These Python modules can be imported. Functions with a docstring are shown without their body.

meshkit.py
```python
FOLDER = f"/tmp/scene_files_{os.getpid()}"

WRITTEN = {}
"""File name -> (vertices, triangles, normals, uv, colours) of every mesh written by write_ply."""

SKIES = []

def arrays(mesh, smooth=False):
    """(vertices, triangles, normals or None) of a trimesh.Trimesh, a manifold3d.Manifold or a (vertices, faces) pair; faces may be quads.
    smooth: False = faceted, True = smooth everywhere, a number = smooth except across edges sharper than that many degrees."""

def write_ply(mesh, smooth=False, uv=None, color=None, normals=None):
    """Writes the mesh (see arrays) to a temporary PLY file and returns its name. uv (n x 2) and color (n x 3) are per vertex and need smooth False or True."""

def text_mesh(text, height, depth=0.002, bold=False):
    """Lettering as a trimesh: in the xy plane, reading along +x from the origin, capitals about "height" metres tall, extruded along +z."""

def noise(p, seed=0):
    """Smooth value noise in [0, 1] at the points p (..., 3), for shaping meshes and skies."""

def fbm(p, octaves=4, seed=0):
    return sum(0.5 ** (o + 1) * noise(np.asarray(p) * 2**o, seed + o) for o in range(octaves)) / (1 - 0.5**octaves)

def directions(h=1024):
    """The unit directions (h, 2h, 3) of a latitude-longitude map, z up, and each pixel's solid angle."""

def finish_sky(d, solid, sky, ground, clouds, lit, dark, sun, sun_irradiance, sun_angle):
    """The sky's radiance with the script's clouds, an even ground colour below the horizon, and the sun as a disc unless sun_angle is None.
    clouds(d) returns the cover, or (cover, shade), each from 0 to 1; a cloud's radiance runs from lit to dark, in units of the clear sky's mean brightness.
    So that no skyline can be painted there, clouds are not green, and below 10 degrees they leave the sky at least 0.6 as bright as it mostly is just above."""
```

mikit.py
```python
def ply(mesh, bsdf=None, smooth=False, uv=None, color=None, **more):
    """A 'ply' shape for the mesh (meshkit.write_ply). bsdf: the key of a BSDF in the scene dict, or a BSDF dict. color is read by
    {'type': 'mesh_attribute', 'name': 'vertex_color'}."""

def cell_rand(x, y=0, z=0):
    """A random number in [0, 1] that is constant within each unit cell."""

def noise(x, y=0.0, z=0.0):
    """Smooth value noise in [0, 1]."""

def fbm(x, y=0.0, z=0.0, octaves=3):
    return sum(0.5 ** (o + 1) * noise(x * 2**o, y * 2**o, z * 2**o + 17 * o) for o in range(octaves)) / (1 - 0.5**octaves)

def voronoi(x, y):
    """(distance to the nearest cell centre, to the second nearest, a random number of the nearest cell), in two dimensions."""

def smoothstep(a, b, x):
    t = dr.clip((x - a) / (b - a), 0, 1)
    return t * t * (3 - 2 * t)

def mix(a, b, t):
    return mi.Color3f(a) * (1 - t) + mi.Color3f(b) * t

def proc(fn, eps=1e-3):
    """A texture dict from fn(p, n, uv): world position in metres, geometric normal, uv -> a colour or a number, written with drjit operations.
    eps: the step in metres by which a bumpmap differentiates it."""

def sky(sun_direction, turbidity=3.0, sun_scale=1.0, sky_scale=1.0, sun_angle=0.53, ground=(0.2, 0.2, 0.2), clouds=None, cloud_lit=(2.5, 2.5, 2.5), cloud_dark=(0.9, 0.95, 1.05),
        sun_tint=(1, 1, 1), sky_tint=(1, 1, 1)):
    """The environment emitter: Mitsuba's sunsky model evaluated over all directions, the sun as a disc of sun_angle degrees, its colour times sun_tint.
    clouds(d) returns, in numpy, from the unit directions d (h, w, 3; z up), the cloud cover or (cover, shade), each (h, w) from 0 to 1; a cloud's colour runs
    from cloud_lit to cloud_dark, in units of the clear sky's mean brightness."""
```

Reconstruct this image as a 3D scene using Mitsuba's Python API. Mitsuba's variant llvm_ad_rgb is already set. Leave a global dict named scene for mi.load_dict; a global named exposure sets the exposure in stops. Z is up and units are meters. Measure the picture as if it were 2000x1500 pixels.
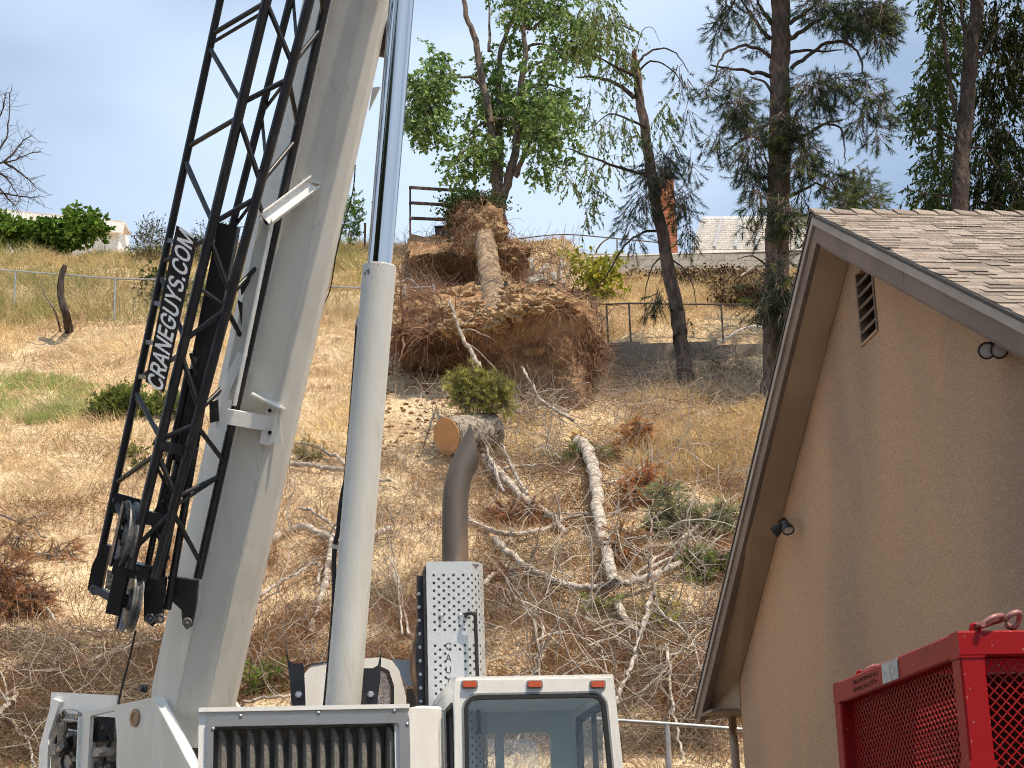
import math
import numpy as np
import trimesh
import mitsuba as mi
import drjit as dr
from shapely.geometry import Polygon, Point, box as sbox
from shapely import affinity
from scipy.interpolate import PchipInterpolator
import mikit, meshkit
from mikit import noise, fbm, smoothstep, mix

scene, labels = {}, {}
rng = np.random.default_rng(7)
A3 = lambda *v: np.array(v, float)

# ------------------------------------------------------------------ camera, light, exposure
FOC, PITCH, ROLL, EYE = 3600.0, math.radians(15.8), math.radians(1.9), A3(0, 0, 1.6)
_f = A3(0, math.cos(PITCH), math.sin(PITCH))
_u0 = A3(0, -math.sin(PITCH), math.cos(PITCH))
_U = _u0 * math.cos(ROLL) + A3(1, 0, 0) * math.sin(ROLL)
_R = A3(1, 0, 0) * math.cos(ROLL) - _u0 * math.sin(ROLL)
T4 = mi.ScalarTransform4f
scene['camera'] = {'type': 'perspective', 'fov': math.degrees(2 * math.atan(1000 / FOC)), 'fov_axis': 'x', 'near_clip': 0.1, 'far_clip': 3000.0,
                   'to_world': T4().look_at(origin=EYE.tolist(), target=(EYE + _f).tolist(), up=_U.tolist())}
SUN_AZ, SUN_EL = math.radians(47), math.radians(60)
SUN = A3(math.sin(SUN_AZ) * math.cos(SUN_EL), -math.cos(SUN_AZ) * math.cos(SUN_EL), math.sin(SUN_EL))


def cloud_cover(d):
    q = d * A3(2.2, 2.2, 5.0)
    n = meshkit.fbm(q + 3.1, 5, 11)
    return np.clip(.60 + (n - 0.45) * 2.3, .36, 0.97)


scene['sky'] = mikit.sky(SUN.tolist(), turbidity=3.0, clouds=cloud_cover, cloud_lit=(2.2, 2.7, 3.35), cloud_dark=(1.6, 2.0, 2.5), ground=(0.3, 0.24, 0.16))
exposure = 1.8

# ------------------------------------------------------------------ measuring: a direction from the eye, met with a plane or with the hill


def ray(px, py):
    return _f + _R * ((px - 1000) / FOC) + _U * ((750 - py) / FOC)


def atY(px, py, Y):
    d = ray(px, py)
    return EYE + d * (Y / d[1])


def on_plane(px, py, p0, n):
    d = ray(px, py)
    return EYE + d * (((p0 - EYE) @ n) / (d @ n))


def proj(p):
    v = np.asarray(p, float) - EYE
    z = v @ _f
    return np.stack([1000 + FOC * (v @ _R) / z, 750 - FOC * (v @ _U) / z], -1)


_KY = [-80, 0, 14.5, 16.0, 17.2, 19, 24, 31, 36, 43, 50, 54, 62, 90, 200, 900]
_KL = [0, 0, 0, .35, 1.45, 2.9, 5.55, 9.45, 12.4, 16.3, 19.9, 21.0, 21.9, 23.0, 24.5, 25]
_KYR = [-80, 0, 14.5, 16.0, 17.2, 19, 24, 31, 36.2, 36.8, 44, 52, 56, 62, 90, 200, 900]
_KR = [0, 0, 0, .35, 1.45, 2.9, 5.55, 9.45, 12.35, 12.95, 16.35, 19.25, 20.0, 20.6, 22.0, 24, 25]
_PL, _PR = PchipInterpolator(_KY, _KL), PchipInterpolator(_KYR, _KR)


def ss(a, b, x):
    t = np.clip((x - a) / (b - a), 0, 1)
    return t * t * (3 - 2 * t)


def ground_z(x, y):
    x, y = np.asarray(x, float), np.asarray(y, float)
    yc = np.clip(y, -80, 900)
    t = ss(1.5, 2.6, x)
    z = _PL(yc) * (1 - t) + _PR(yc) * t
    p = np.stack([x * .5, y * .5, x * 0], -1)
    amp = ss(16.5, 20, y)
    return z + amp * ((meshkit.fbm(p, 3, 5) - .5) * .5 + (meshkit.noise(p * 5, 9) - .5) * .10)


def G(px, py, lift=0.0):
    """The point of the hillside seen at a pixel."""
    d = ray(px, py)
    d = d / d[1]
    ys = np.linspace(15, 75, 1500)
    P = EYE + d * ys[:, None]
    g = ground_z(P[:, 0], P[:, 1])
    i = np.argmax(P[:, 2] < g)
    return EYE + d * ys[i] + A3(0, -.3, 1) * lift if (P[:, 2] < g).any() else EYE + d * 55


# ------------------------------------------------------------------ entries
def nk(base):
    if base not in scene and not any(k.startswith(base + '__') for k in scene):
        return base
    i = 1
    while f'{base}_{i:03d}' in scene or f'{base}_{i:03d}' in _taken:
        i += 1
    return f'{base}_{i:03d}'


_taken, _count = set(), {}


def key(base):
    """The next free key for this name."""
    i = _count.get(base, 0)
    _count[base] = i + 1
    return base if i == 0 else f'{base}_{i:03d}'


def tag(k, label=None, cat=None, group=None, kind=None):
    e = labels.setdefault(k, {})
    for a, b in (('label', label), ('category', cat), ('group', group), ('kind', kind)):
        if b:
            e[a] = b
    return k


def add(base, mesh, mat, parent=None, smooth=False, color=None, to_world=None, **t):
    k = key((parent + '__' if parent else '') + base)
    d = mesh if isinstance(mesh, dict) else mikit.ply(mesh, mat, smooth=smooth, color=color)
    d = dict(d)
    d['bsdf'] = {'type': 'ref', 'id': mat}
    if to_world is not None:
        d['to_world'] = to_world
    scene[k] = d
    if t:
        tag(k, **t)
    return k


def thing(base, label, cat, group=None):
    k = key(base)
    return tag(k, label, cat, group)


# ------------------------------------------------------------------ materials
def lin(r, g, b):
    return [((c / 255) / 12.92 if c / 255 <= .04045 else ((c / 255 + .055) / 1.055) ** 2.4) for c in (r, g, b)]


def M(name, col, rough=.6, metallic=0.0, spec=.5, bump=None, bscale=1.0, **kw):
    base = col if isinstance(col, dict) else {'type': 'rgb', 'value': list(col)}
    b = {'type': 'principled', 'base_color': base, 'roughness': rough, 'metallic': metallic, 'specular': spec, **kw}
    if bump is not None:
        b = {'type': 'bumpmap', 'arbitrary': bump, 'scale': bscale, 'nested': b}
    scene[name] = {'type': 'twosided', 'nested': b}
    return name


def two(c1, c2, s=(1, 1, 1), lo=.3, hi=.7, octs=3, off=0.0):
    """Two colours mixed by noise of that many cells per metre along x, y, z."""
    return mikit.proc(lambda p, n, uv: mix(c1, c2, smoothstep(lo, hi, fbm(p.x * s[0] + off, p.y * s[1], p.z * s[2], octs))))


def dirt_paint(c, dirt, amount=.5, s=9.0, streak=2.0):
    """Paint with rubbed patches and small specks of dirt."""
    def fn(p, n, uv):
        a = smoothstep(.52, .72, fbm(p.x * s, p.y * s, p.z * streak, 4)) * amount
        k = smoothstep(.66, .80, fbm(p.x * 26 + p.z * 3, p.y * 26, p.z * 1.3, 3)) * .45
        a = dr.maximum(a, k)
        b = smoothstep(.90, .95, noise(p.x * 43, p.y * 43, p.z * 37)) * smoothstep(.5, .7, noise(p.x * 3, p.y * 3, p.z * 3 + 5)) * .5
        return mix(mix(c, dirt, a), dirt, b)
    return mikit.proc(fn)


M('m_boom_paint', dirt_paint((.66, .645, .585), (.50, .475, .41), .4, 5, 1.2), .42)
M('m_white_paint', dirt_paint((.78, .78, .75), (.60, .58, .52), .3, 6, 2), .35)
_cy = dirt_paint((.56, .56, .525), (.43, .41, .36), .35, 7, 1.0)
_cyf = mikit._FUNCTIONS[_cy['fn']]


def _scuffed(p, n, uv):                                     # black rub marks near the barrel's upper end, as on the real one
    q = atY(735, 577, 12.0)
    m = smoothstep(.17, .05, dr.sqrt(dr.square(p.z - float(q[2])) + dr.square((p.x - float(q[0])) * 1.0)))
    s = smoothstep(.60, .68, fbm(p.x * 42, p.y * 42, p.z * 26, 3))
    return mix(_cyf(p, n, uv), (.05, .05, .05), m * s)


M('m_cylinder_paint', mikit.proc(_scuffed), .4)
M('m_black_steel', dirt_paint((.012, .012, .015), (.045, .04, .04), .5, 14, 8), .38)
M('m_chrome', (.60, .585, .58), .10, 1.0)
M('m_sheave', two((.10, .10, .105), (.19, .185, .18), (25, 25, 25)), .45)
M('m_rubber', (.015, .015, .016), .6)
M('m_wire_rope', (.06, .055, .05), .5, .6)
M('m_hydraulic', two((.04, .04, .045), (.16, .15, .13), (18, 18, 18)), .45, .3)
M('m_engine_grey', two((.16, .15, .14), (.30, .28, .25), (14, 14, 14)), .5)
M('m_letter', (.78, .79, .80), .4)
M('m_decal', two((.5, .47, .40), (.20, .17, .13), (40, 40, 90), .45, .6), .5)
M('m_grille_frame', dirt_paint((.25, .265, .28), (.20, .195, .185), .5, 6, 3), .4, .2)
M('m_grille_slat', two((.10, .096, .09), (.21, .20, .18), (160, 160, 160), .35, .65), .8)
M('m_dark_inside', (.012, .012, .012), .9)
M('m_screw', (.55, .55, .56), .3, .9)
M('m_guard', dirt_paint((.50, .53, .55), (.40, .41, .41), .4, 8, 3), .38, .25)
M('m_exhaust', mikit.proc(lambda p, n, uv: mix((.15, .13, .115), (.27, .20, .15), smoothstep(.35, .75, fbm(p.x * 6, p.y * 6, p.z * 2.2, 4)))), .55, .45)
M('m_amber', (.52, .085, .015), .18, 0, .5)
M('m_cab_interior', (.62, .73, .73), .7)
M('m_canvas', (.075, .11, .16), .5)
M('m_rust_pipe', two((.30, .19, .11), (.16, .10, .07), (9, 9, 5)), .5, .3)
scene['m_glass'] = {'type': 'thindielectric', 'int_ior': 1.62}
scene['m_tint'] = {'type': 'thindielectric', 'int_ior': 1.5, 'specular_transmittance': {'type': 'rgb', 'value': [.86, .93, .94]}}

M('m_stucco', mikit.proc(lambda p, n, uv: mix(mix((.45, .285, .172), (.31, .21, .148), smoothstep(.30, .70, fbm(p.x * .9, p.y * .9, p.z * .30, 4))),
                                              (.34, .25, .165), smoothstep(.50, .8, fbm(p.y * 3 + 7, p.x * 3, p.z * .8, 4)) * .35)
                        * (0.80 + .40 * noise(p.x * 85, p.y * 85, p.z * 85))), .95,
  bump=mikit.proc(lambda p, n, uv: fbm(p.x * 55, p.y * 55, p.z * 55, 2) * .006, 2e-3))
M('m_soffit_lightened', two((.46, .34, .24), (.38, .275, .19), (2, 2, 2)), .9)  # tan made paler than the wall to offset shade on the downward face
M('m_barge', two((.17, .125, .10), (.215, .16, .125), (3, 3, 3)), .75)
M('m_trim_light', two((.32, .275, .235), (.38, .33, .285), (4, 4, 4)), .7)
M('m_drip', (.03, .028, .026), .6)
_SH = [(.225, .185, .152), (.19, .155, .127), (.255, .212, .176), (.145, .118, .097)]
for _i, _c in enumerate(_SH):
    M(f'm_shingle_{_i}', mikit.proc(lambda p, n, uv, c=_c, o=_i: mi.Color3f(c) * (.65 + .7 * noise(p.x * 190 + o * 9, p.y * 190, p.z * 190))), .95)
M('m_lamp_glass', (.55, .55, .53), .12, 0, .6)
M('m_gutter', (.20, .145, .105), .55)
M('m_pipe_tan', (.30, .22, .145), .55)

_rd = mikit._FUNCTIONS[dirt_paint((.275, .004, .006), (.16, .010, .010), .5, 9, 5)['fn']]
M('m_red', mikit.proc(lambda p, n, uv: mix(_rd(p, n, uv), (.38, .17, .14), smoothstep(.885, .93, noise(p.x * 95, p.y * 95, p.z * 70)) * .7)), .42, 0, .2)
M('m_red_dull', dirt_paint((.10, .008, .010), (.06, .010, .010), .5, 9, 5), .5)
M('m_shackle', two((.22, .06, .055), (.34, .16, .14), (30, 30, 30)), .45, .2)
M('m_label_grey', two((.42, .43, .42), (.30, .30, .29), (50, 50, 50)), .5)

M('m_galv', two((.34, .34, .34), (.46, .46, .46), (10, 10, 10)), .45, .5)
M('m_galv_dark', two((.09, .075, .065), (.16, .13, .11), (8, 8, 8)), .7)
M('m_chain', (.22, .21, .20), .5, .5)
M('m_concrete_block', two((.38, .37, .34), (.31, .30, .27), (3, 3, 3)), .95)
M('m_concrete_block_2', two((.33, .32, .29), (.40, .385, .35), (4, 4, 4)), .95)
M('m_mortar', (.26, .25, .23), .95)
M('m_retaining', two((.21, .175, .14), (.30, .25, .20), (2, 2, 3)), .95)
M('m_white_house', (.80, .79, .76), .6)
M('m_white_wood', two((.78, .78, .77), (.66, .66, .65), (3, 3, 3)), .7)
M('m_grey_wood', (.30, .31, .32), .8)
M('m_roof_red', (.62, .56, .53), .8)
M('m_brick', two((.44, .165, .085), (.34, .11, .06), (3, 3, 5)), .9)
M('m_brick_2', two((.50, .21, .11), (.38, .14, .08), (3, 3, 5)), .9)
M('m_dark_iron', two((.055, .04, .035), (.12, .075, .055), (7, 7, 7)), .7)
M('m_dark_wood', two((.07, .05, .04), (.13, .095, .07), (4, 4, 4)), .85)
M('m_pvc', (.78, .78, .76), .35)

M('m_asphalt', two((.055, .053, .05), (.09, .086, .08), (60, 60, 60)), .95)
M('m_hill', mikit.proc(lambda p, n, uv: mix(mix((.50, .39, .25), (.36, .26, .16), smoothstep(.35, .65, fbm(p.x * .9, p.y * .9, 0, 4))),
                                           (.56, .45, .29), smoothstep(.45, .7, fbm(p.x * 7, p.y * 7, p.z * 7, 3)) * .6)
                      * (.6 + .8 * noise(p.x * 38, p.y * 38, p.z * 38))), 1.0, spec=.1,
  bump=mikit.proc(lambda p, n, uv: fbm(p.x * 14, p.y * 14, p.z * 14, 3) * .06, 6e-3))
M('m_soil', mikit.proc(lambda p, n, uv: mix(mix((.315, .195, .11), (.155, .09, .053), smoothstep(.35, .65, fbm(p.x * 3, p.y * 3, p.z * 3, 4))),
                                           (.32, .205, .115), smoothstep(.50, .66, fbm(p.x * 5.3 + 5, p.y * 5.3, p.z * 5.3, 4)))), 1.0, spec=.1,
  bump=mikit.proc(lambda p, n, uv: fbm(p.x * 16, p.y * 16, p.z * 16, 3) * .06, 5e-3))
M('m_sandy_soil', two((.45, .315, .185), (.33, .215, .12), (4, 4, 4)), 1.0, spec=.1, bump=mikit.proc(lambda p, n, uv: fbm(p.x * 16, p.y * 16, p.z * 16, 3) * .07, 5e-3))
M('m_root', two((.16, .085, .05), (.26, .155, .095), (5, 5, 5)), .9)
M('m_root_pale', two((.40, .28, .18), (.28, .18, .11), (5, 5, 5)), .9)


def bark(c1, c2, s=20, sz=6):
    return mikit.proc(lambda p, n, uv: mix(c1, c2, smoothstep(.35, .65, fbm(p.x * s, p.y * s, p.z * sz, 4))))


_bb = mikit.proc(lambda p, n, uv: fbm(p.x * 24, p.y * 24, p.z * 7, 3) * .05, 4e-3)
M('m_bark_pine', bark((.17, .125, .10), (.08, .057, .046), 16, 4), .95, bump=_bb)
M('m_bark_leaf', bark((.175, .14, .115), (.10, .078, .065), 14, 3), .9, bump=_bb)
M('m_bark_dark', bark((.075, .058, .048), (.04, .03, .025), 14, 4), .95, bump=_bb)
M('m_bark_log', mikit.proc(lambda p, n, uv: mix((.31, .265, .22), (.11, .085, .068), smoothstep(.12, .02, dr.abs(fbm(p.x * 9, p.y * 9, p.z * 9, 3) - .5) * 1.6))), .95, bump=_bb)
M('m_dead_wood', bark((.47, .415, .35), (.25, .205, .165), 12, 12), .9, bump=_bb)
M('m_dead_wood_grey', bark((.40, .36, .32), (.24, .205, .175), 14, 14), .9)
M('m_dead_dark', bark((.13, .095, .075), (.22, .17, .14), 14, 14), .9)
M('m_bark_soil', bark((.30, .22, .14), (.13, .09, .06), 11, 3), .95, bump=_bb)
M('m_cut_wood', mikit.proc(lambda p, n, uv: mix((.50, .24, .085), (.60, .32, .13), fbm(p.x * 9, p.y * 9, p.z * 9, 3))), .8)
M('m_splinter', bark((.72, .53, .24), (.58, .38, .15), 30, 6), .8)
M('m_torn_red', bark((.33, .13, .07), (.20, .075, .045), 20, 4), .9)
VC = {'type': 'mesh_attribute', 'name': 'vertex_color'}

M('m_twig', dict(VC), .9, spec=.2)


def leaf_mat(name, refl, trans, rough=.55):
    scene[name] = {'type': 'principledthin', 'base_color': dict(VC), 'roughness': rough, 'diff_trans': trans, 'spec_trans': 0.0, 'eta': 1.35}
    return name


leaf_mat('m_leaf', None, .8)
leaf_mat('m_grass', None, .7)
leaf_mat('m_needle', None, .45)


# ------------------------------------------------------------------ meshes (vertex and triangle arrays)
def cat(parts):
    vs, fs, o = [], [], 0
    for v, f in parts:
        vs.append(v)
        fs.append(np.asarray(f) + o)
        o += len(v)
    return np.vstack(vs), np.vstack(fs)


_BV = np.array([[x, y, z] for x in (-1, 1) for y in (-1, 1) for z in (-1, 1)], float)
_BF = np.array([[0, 1, 3], [0, 3, 2], [4, 6, 7], [4, 7, 5], [0, 4, 5], [0, 5, 1], [2, 3, 7], [2, 7, 6], [0, 2, 6], [0, 6, 4], [1, 5, 7], [1, 7, 3]])


def obox(c, ax, half):
    """A box: centre, three axes (rows), half sizes."""
    return np.asarray(c) + (_BV * half) @ np.asarray(ax), _BF.copy()


def bar(p0, p1, w, h=None, up=(0, 0, 1)):
    """A straight bar of rectangular section."""
    p0, p1 = np.asarray(p0, float), np.asarray(p1, float)
    t = p1 - p0
    L = np.linalg.norm(t)
    t = t / L
    a = np.cross(t, up)
    if np.linalg.norm(a) < 1e-3:
        a = np.cross(t, (1, 0, 0))
    a /= np.linalg.norm(a)
    return obox((p0 + p1) / 2, [t, a, np.cross(t, a)], [L / 2, w / 2, (h or w) / 2])


def frames(p):
    t = np.gradient(p, axis=0)
    t /= np.linalg.norm(t, axis=1, keepdims=True) + 1e-12
    a = np.cross(t, A3(.3, .9, .15))
    a /= np.linalg.norm(a, axis=1, keepdims=True) + 1e-12
    return t, a, np.cross(t, a)


def tube(p, r, sides=8, caps=True, rough=0.0, seed=0):
    p = np.asarray(p, float)
    r = np.broadcast_to(np.asarray(r, float), (len(p),))
    t, a, b = frames(p)
    an = np.arange(sides) * 2 * np.pi / sides
    rr = np.repeat(r[:, None], sides, 1)
    if rough:
        rr = rr * (1 + rough * (np.random.default_rng(seed).random(rr.shape) - .5) * 2)
    v = p[:, None] + rr[..., None] * (np.cos(an)[None, :, None] * a[:, None] + np.sin(an)[None, :, None] * b[:, None])
    n = len(p)
    i, j = np.meshgrid(np.arange(n - 1), np.arange(sides), indexing='ij')
    q = np.stack([i * sides + j, i * sides + (j + 1) % sides, (i + 1) * sides + (j + 1) % sides, (i + 1) * sides + j], -1).reshape(-1, 4)
    f = [q[:, [0, 1, 2]], q[:, [0, 2, 3]]]
    v = v.reshape(-1, 3)
    if caps:
        v = np.vstack([v, p[:1], p[-1:]])
        k = np.arange(sides)
        f += [np.stack([k * 0 + n * sides, (k + 1) % sides, k], 1), np.stack([k * 0 + n * sides + 1, (n - 1) * sides + k, (n - 1) * sides + (k + 1) % sides], 1)]
    return v, np.vstack(f)


def cyl(p0, p1, r, sides=20):
    """A closed cylinder with flat ends of their own vertices, so that edges stay sharp when smoothed by angle."""
    return tube([p0, p1], r, sides)


def batch_tubes(P, R, sides=3):
    """Many thin tubes at once: P (n, k, 3), R (n, k)."""
    n, k = P.shape[:2]
    t = np.gradient(P, axis=1)
    t /= np.linalg.norm(t, axis=2, keepdims=True) + 1e-9
    a = np.cross(t, A3(.31, .9, .27))
    a /= np.linalg.norm(a, axis=2, keepdims=True) + 1e-9
    b = np.cross(t, a)
    an = np.arange(sides) * 2 * np.pi / sides
    v = P[:, :, None] + R[:, :, None, None] * (np.cos(an)[None, None, :, None] * a[:, :, None] + np.sin(an)[None, None, :, None] * b[:, :, None])
    i, j = np.meshgrid(np.arange(k - 1), np.arange(sides), indexing='ij')
    q = np.stack([i * sides + j, i * sides + (j + 1) % sides, (i + 1) * sides + (j + 1) % sides, (i + 1) * sides + j], -1).reshape(-1, 4)
    q = np.vstack([q[:, [0, 1, 2]], q[:, [0, 2, 3]]])
    f = (q[None] + (np.arange(n) * k * sides)[:, None, None]).reshape(-1, 3)
    return v.reshape(-1, 3), f


def spline(pts, n=6):
    """A smooth curve through the points (Catmull-Rom)."""
    p = np.asarray(pts, float)
    if len(p) < 3:
        return np.linspace(p[0], p[-1], n + 1)
    q = np.vstack([2 * p[0] - p[1], p, 2 * p[-1] - p[-2]])
    out = []
    for i in range(1, len(q) - 2):
        t = np.linspace(0, 1, n, endpoint=False)[:, None]
        a, b, c, d = q[i - 1:i + 3]
        out.append(.5 * (2 * b + (c - a) * t + (2 * a - 5 * b + 4 * c - d) * t * t + (3 * b - a - 3 * c + d) * t ** 3))
    return np.vstack(out + [p[-1:]])


def prism(poly, o, e1, e2, e3, t0=0.0, t1=0.01):
    """A flat polygon (shapely, or points) in the plane o + x e1 + y e2, given thickness along e3."""
    if not isinstance(poly, Polygon):
        poly = Polygon(poly)
    m = trimesh.creation.extrude_polygon(poly.buffer(0), t1 - t0, engine='earcut')
    v = np.asarray(m.vertices)
    return np.asarray(o) + v[:, :1] * e1 + v[:, 1:2] * e2 + (v[:, 2:] + t0) * e3, np.asarray(m.faces)


def rrect(x0, y0, x1, y1, r, n=6):
    return sbox(x0 + r, y0 + r, x1 - r, y1 - r).buffer(r, quad_segs=n)


def loft(rings, close=True, caps=True):
    """Rings of equal length joined into a skin."""
    R = np.asarray(rings, float)
    n, k = R.shape[:2]
    i, j = np.meshgrid(np.arange(n - 1), np.arange(k if close else k - 1), indexing='ij')
    q = np.stack([i * k + j, i * k + (j + 1) % k, (i + 1) * k + (j + 1) % k, (i + 1) * k + j], -1).reshape(-1, 4)
    f = [q[:, [0, 1, 2]], q[:, [0, 2, 3]]]
    v = R.reshape(-1, 3)
    if caps and close:
        v = np.vstack([v, R[0].mean(0), R[-1].mean(0)])
        a = np.arange(k)
        f += [np.stack([a * 0 + n * k, (a + 1) % k, a], 1), np.stack([a * 0 + n * k + 1, (n - 1) * k + a, (n - 1) * k + (a + 1) % k], 1)]
    return v, np.vstack(f)


def torus(c, n, R, r, k=20, s=8, arc=(0, 2 * np.pi)):
    n = np.asarray(n, float) / np.linalg.norm(n)
    a = np.cross(n, (0, 0, 1) if abs(n[2]) < .9 else (1, 0, 0))
    a /= np.linalg.norm(a)
    b = np.cross(n, a)
    t = np.linspace(*arc, k + 1)
    return tube(np.asarray(c) + R * (np.cos(t)[:, None] * a + np.sin(t)[:, None] * b), r, s)


def lathe(c, axis, prof, k=28):
    """Turned body: profile points (distance along the axis, radius)."""
    n = np.asarray(axis, float) / np.linalg.norm(axis)
    a = np.cross(n, (0, 0, 1) if abs(n[2]) < .9 else (1, 0, 0))
    a /= np.linalg.norm(a)
    b = np.cross(n, a)
    t = np.arange(k) * 2 * np.pi / k
    ring = np.cos(t)[:, None] * a + np.sin(t)[:, None] * b
    return loft([np.asarray(c) + n * h + ring * r for h, r in prof])


def unit(v):
    v = np.asarray(v, float)
    return v / (np.linalg.norm(v, axis=-1, keepdims=True) + 1e-12)


def leaves(P, D, L, W, r):
    """Folded leaves, two triangles each."""
    n = len(P)
    s = unit(np.cross(D, unit(r.normal(size=(n, 3)))))
    L, W = np.broadcast_to(L, n)[:, None], np.broadcast_to(W, n)[:, None]
    up = np.cross(s, D) * W * .25
    v = np.stack([P, P + D * L * .45 + s * W / 2 + up, P + D * L, P + D * L * .45 - s * W / 2 + up], 1)
    f = np.array([[0, 1, 2], [0, 2, 3]])[None] + (np.arange(n) * 4)[:, None, None]
    return v.reshape(-1, 3), f.reshape(-1, 3)


def needles(P, D, L, W, r):
    n = len(P)
    s = unit(np.cross(D, unit(r.normal(size=(n, 3)))))
    L, W = np.broadcast_to(L, n)[:, None], np.broadcast_to(W, n)[:, None]
    v = np.stack([P - s * W / 2, P + s * W / 2, P + D * L], 1)
    return v.reshape(-1, 3), np.arange(3 * n).reshape(-1, 3)


def tint(n, k, base, spread, r, alt=None, share=0.0):
    """Vertex colours: each leaf or blade its own tone."""
    c = np.asarray(base, float)[None] * (1 + spread * (r.random((n, 1)) * 2 - 1)) * (1 + .12 * (r.random((n, 3)) * 2 - 1))
    if alt is not None:
        m = r.random(n) < share
        c[m] = np.asarray(alt) * (1 + spread * (r.random((m.sum(), 1)) * 2 - 1))
    return np.repeat(c, k, 0)

Z = A3(0, 0, 1)
X = A3(1, 0, 0)


def V(*v):
    return A3(*v)


# ================================================================== SETTING: the hillside, one sheet to the horizon
def _grid():
    xs = np.unique(np.concatenate([np.arange(-17, 17.01, .3), -17 - np.geomspace(.3, 900, 26), 17 + np.geomspace(.3, 900, 26)]))
    ys = np.unique(np.concatenate([np.arange(14, 60.01, .3), np.linspace(-80, 13, 16), 60 + np.geomspace(.5, 900, 26)]))
    X_, Y_ = np.meshgrid(xs, ys)
    v = np.stack([X_.ravel(), Y_.ravel(), ground_z(X_.ravel(), Y_.ravel())], 1)
    nx, ny = len(xs), len(ys)
    i, j = np.meshgrid(np.arange(ny - 1), np.arange(nx - 1), indexing='ij')
    a = (i * nx + j).ravel()
    return v, np.vstack([np.stack([a, a + 1, a + nx + 1], 1), np.stack([a, a + nx + 1, a + nx], 1)])


add('hillside', _grid(), 'm_hill', smooth=True, kind='structure', label='steep hillside of dry soil under straw coloured grass')

add('street', obox(V(0, -9, -.041), np.eye(3), [60, 22.5, .045]), 'm_asphalt', kind='structure', label='dark asphalt yard at the foot of the hill')

# ================================================================== HOUSE: stucco gable end, roof of tan shingles
_ps = math.radians(-6.8)
HH, HN = V(math.sin(_ps), math.cos(_ps), 0), V(-math.cos(_ps), math.sin(_ps), 0)      # along the gable wall (away), out of it
HG = -HN                                                                               # along the ridge, into the house
HA = V(2.0615, 11.592, 6.004)                                                          # outer top of the roof at the gable's apex
SLF, SLN = math.tan(math.radians(30.8)), math.tan(math.radians(28.8))


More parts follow.
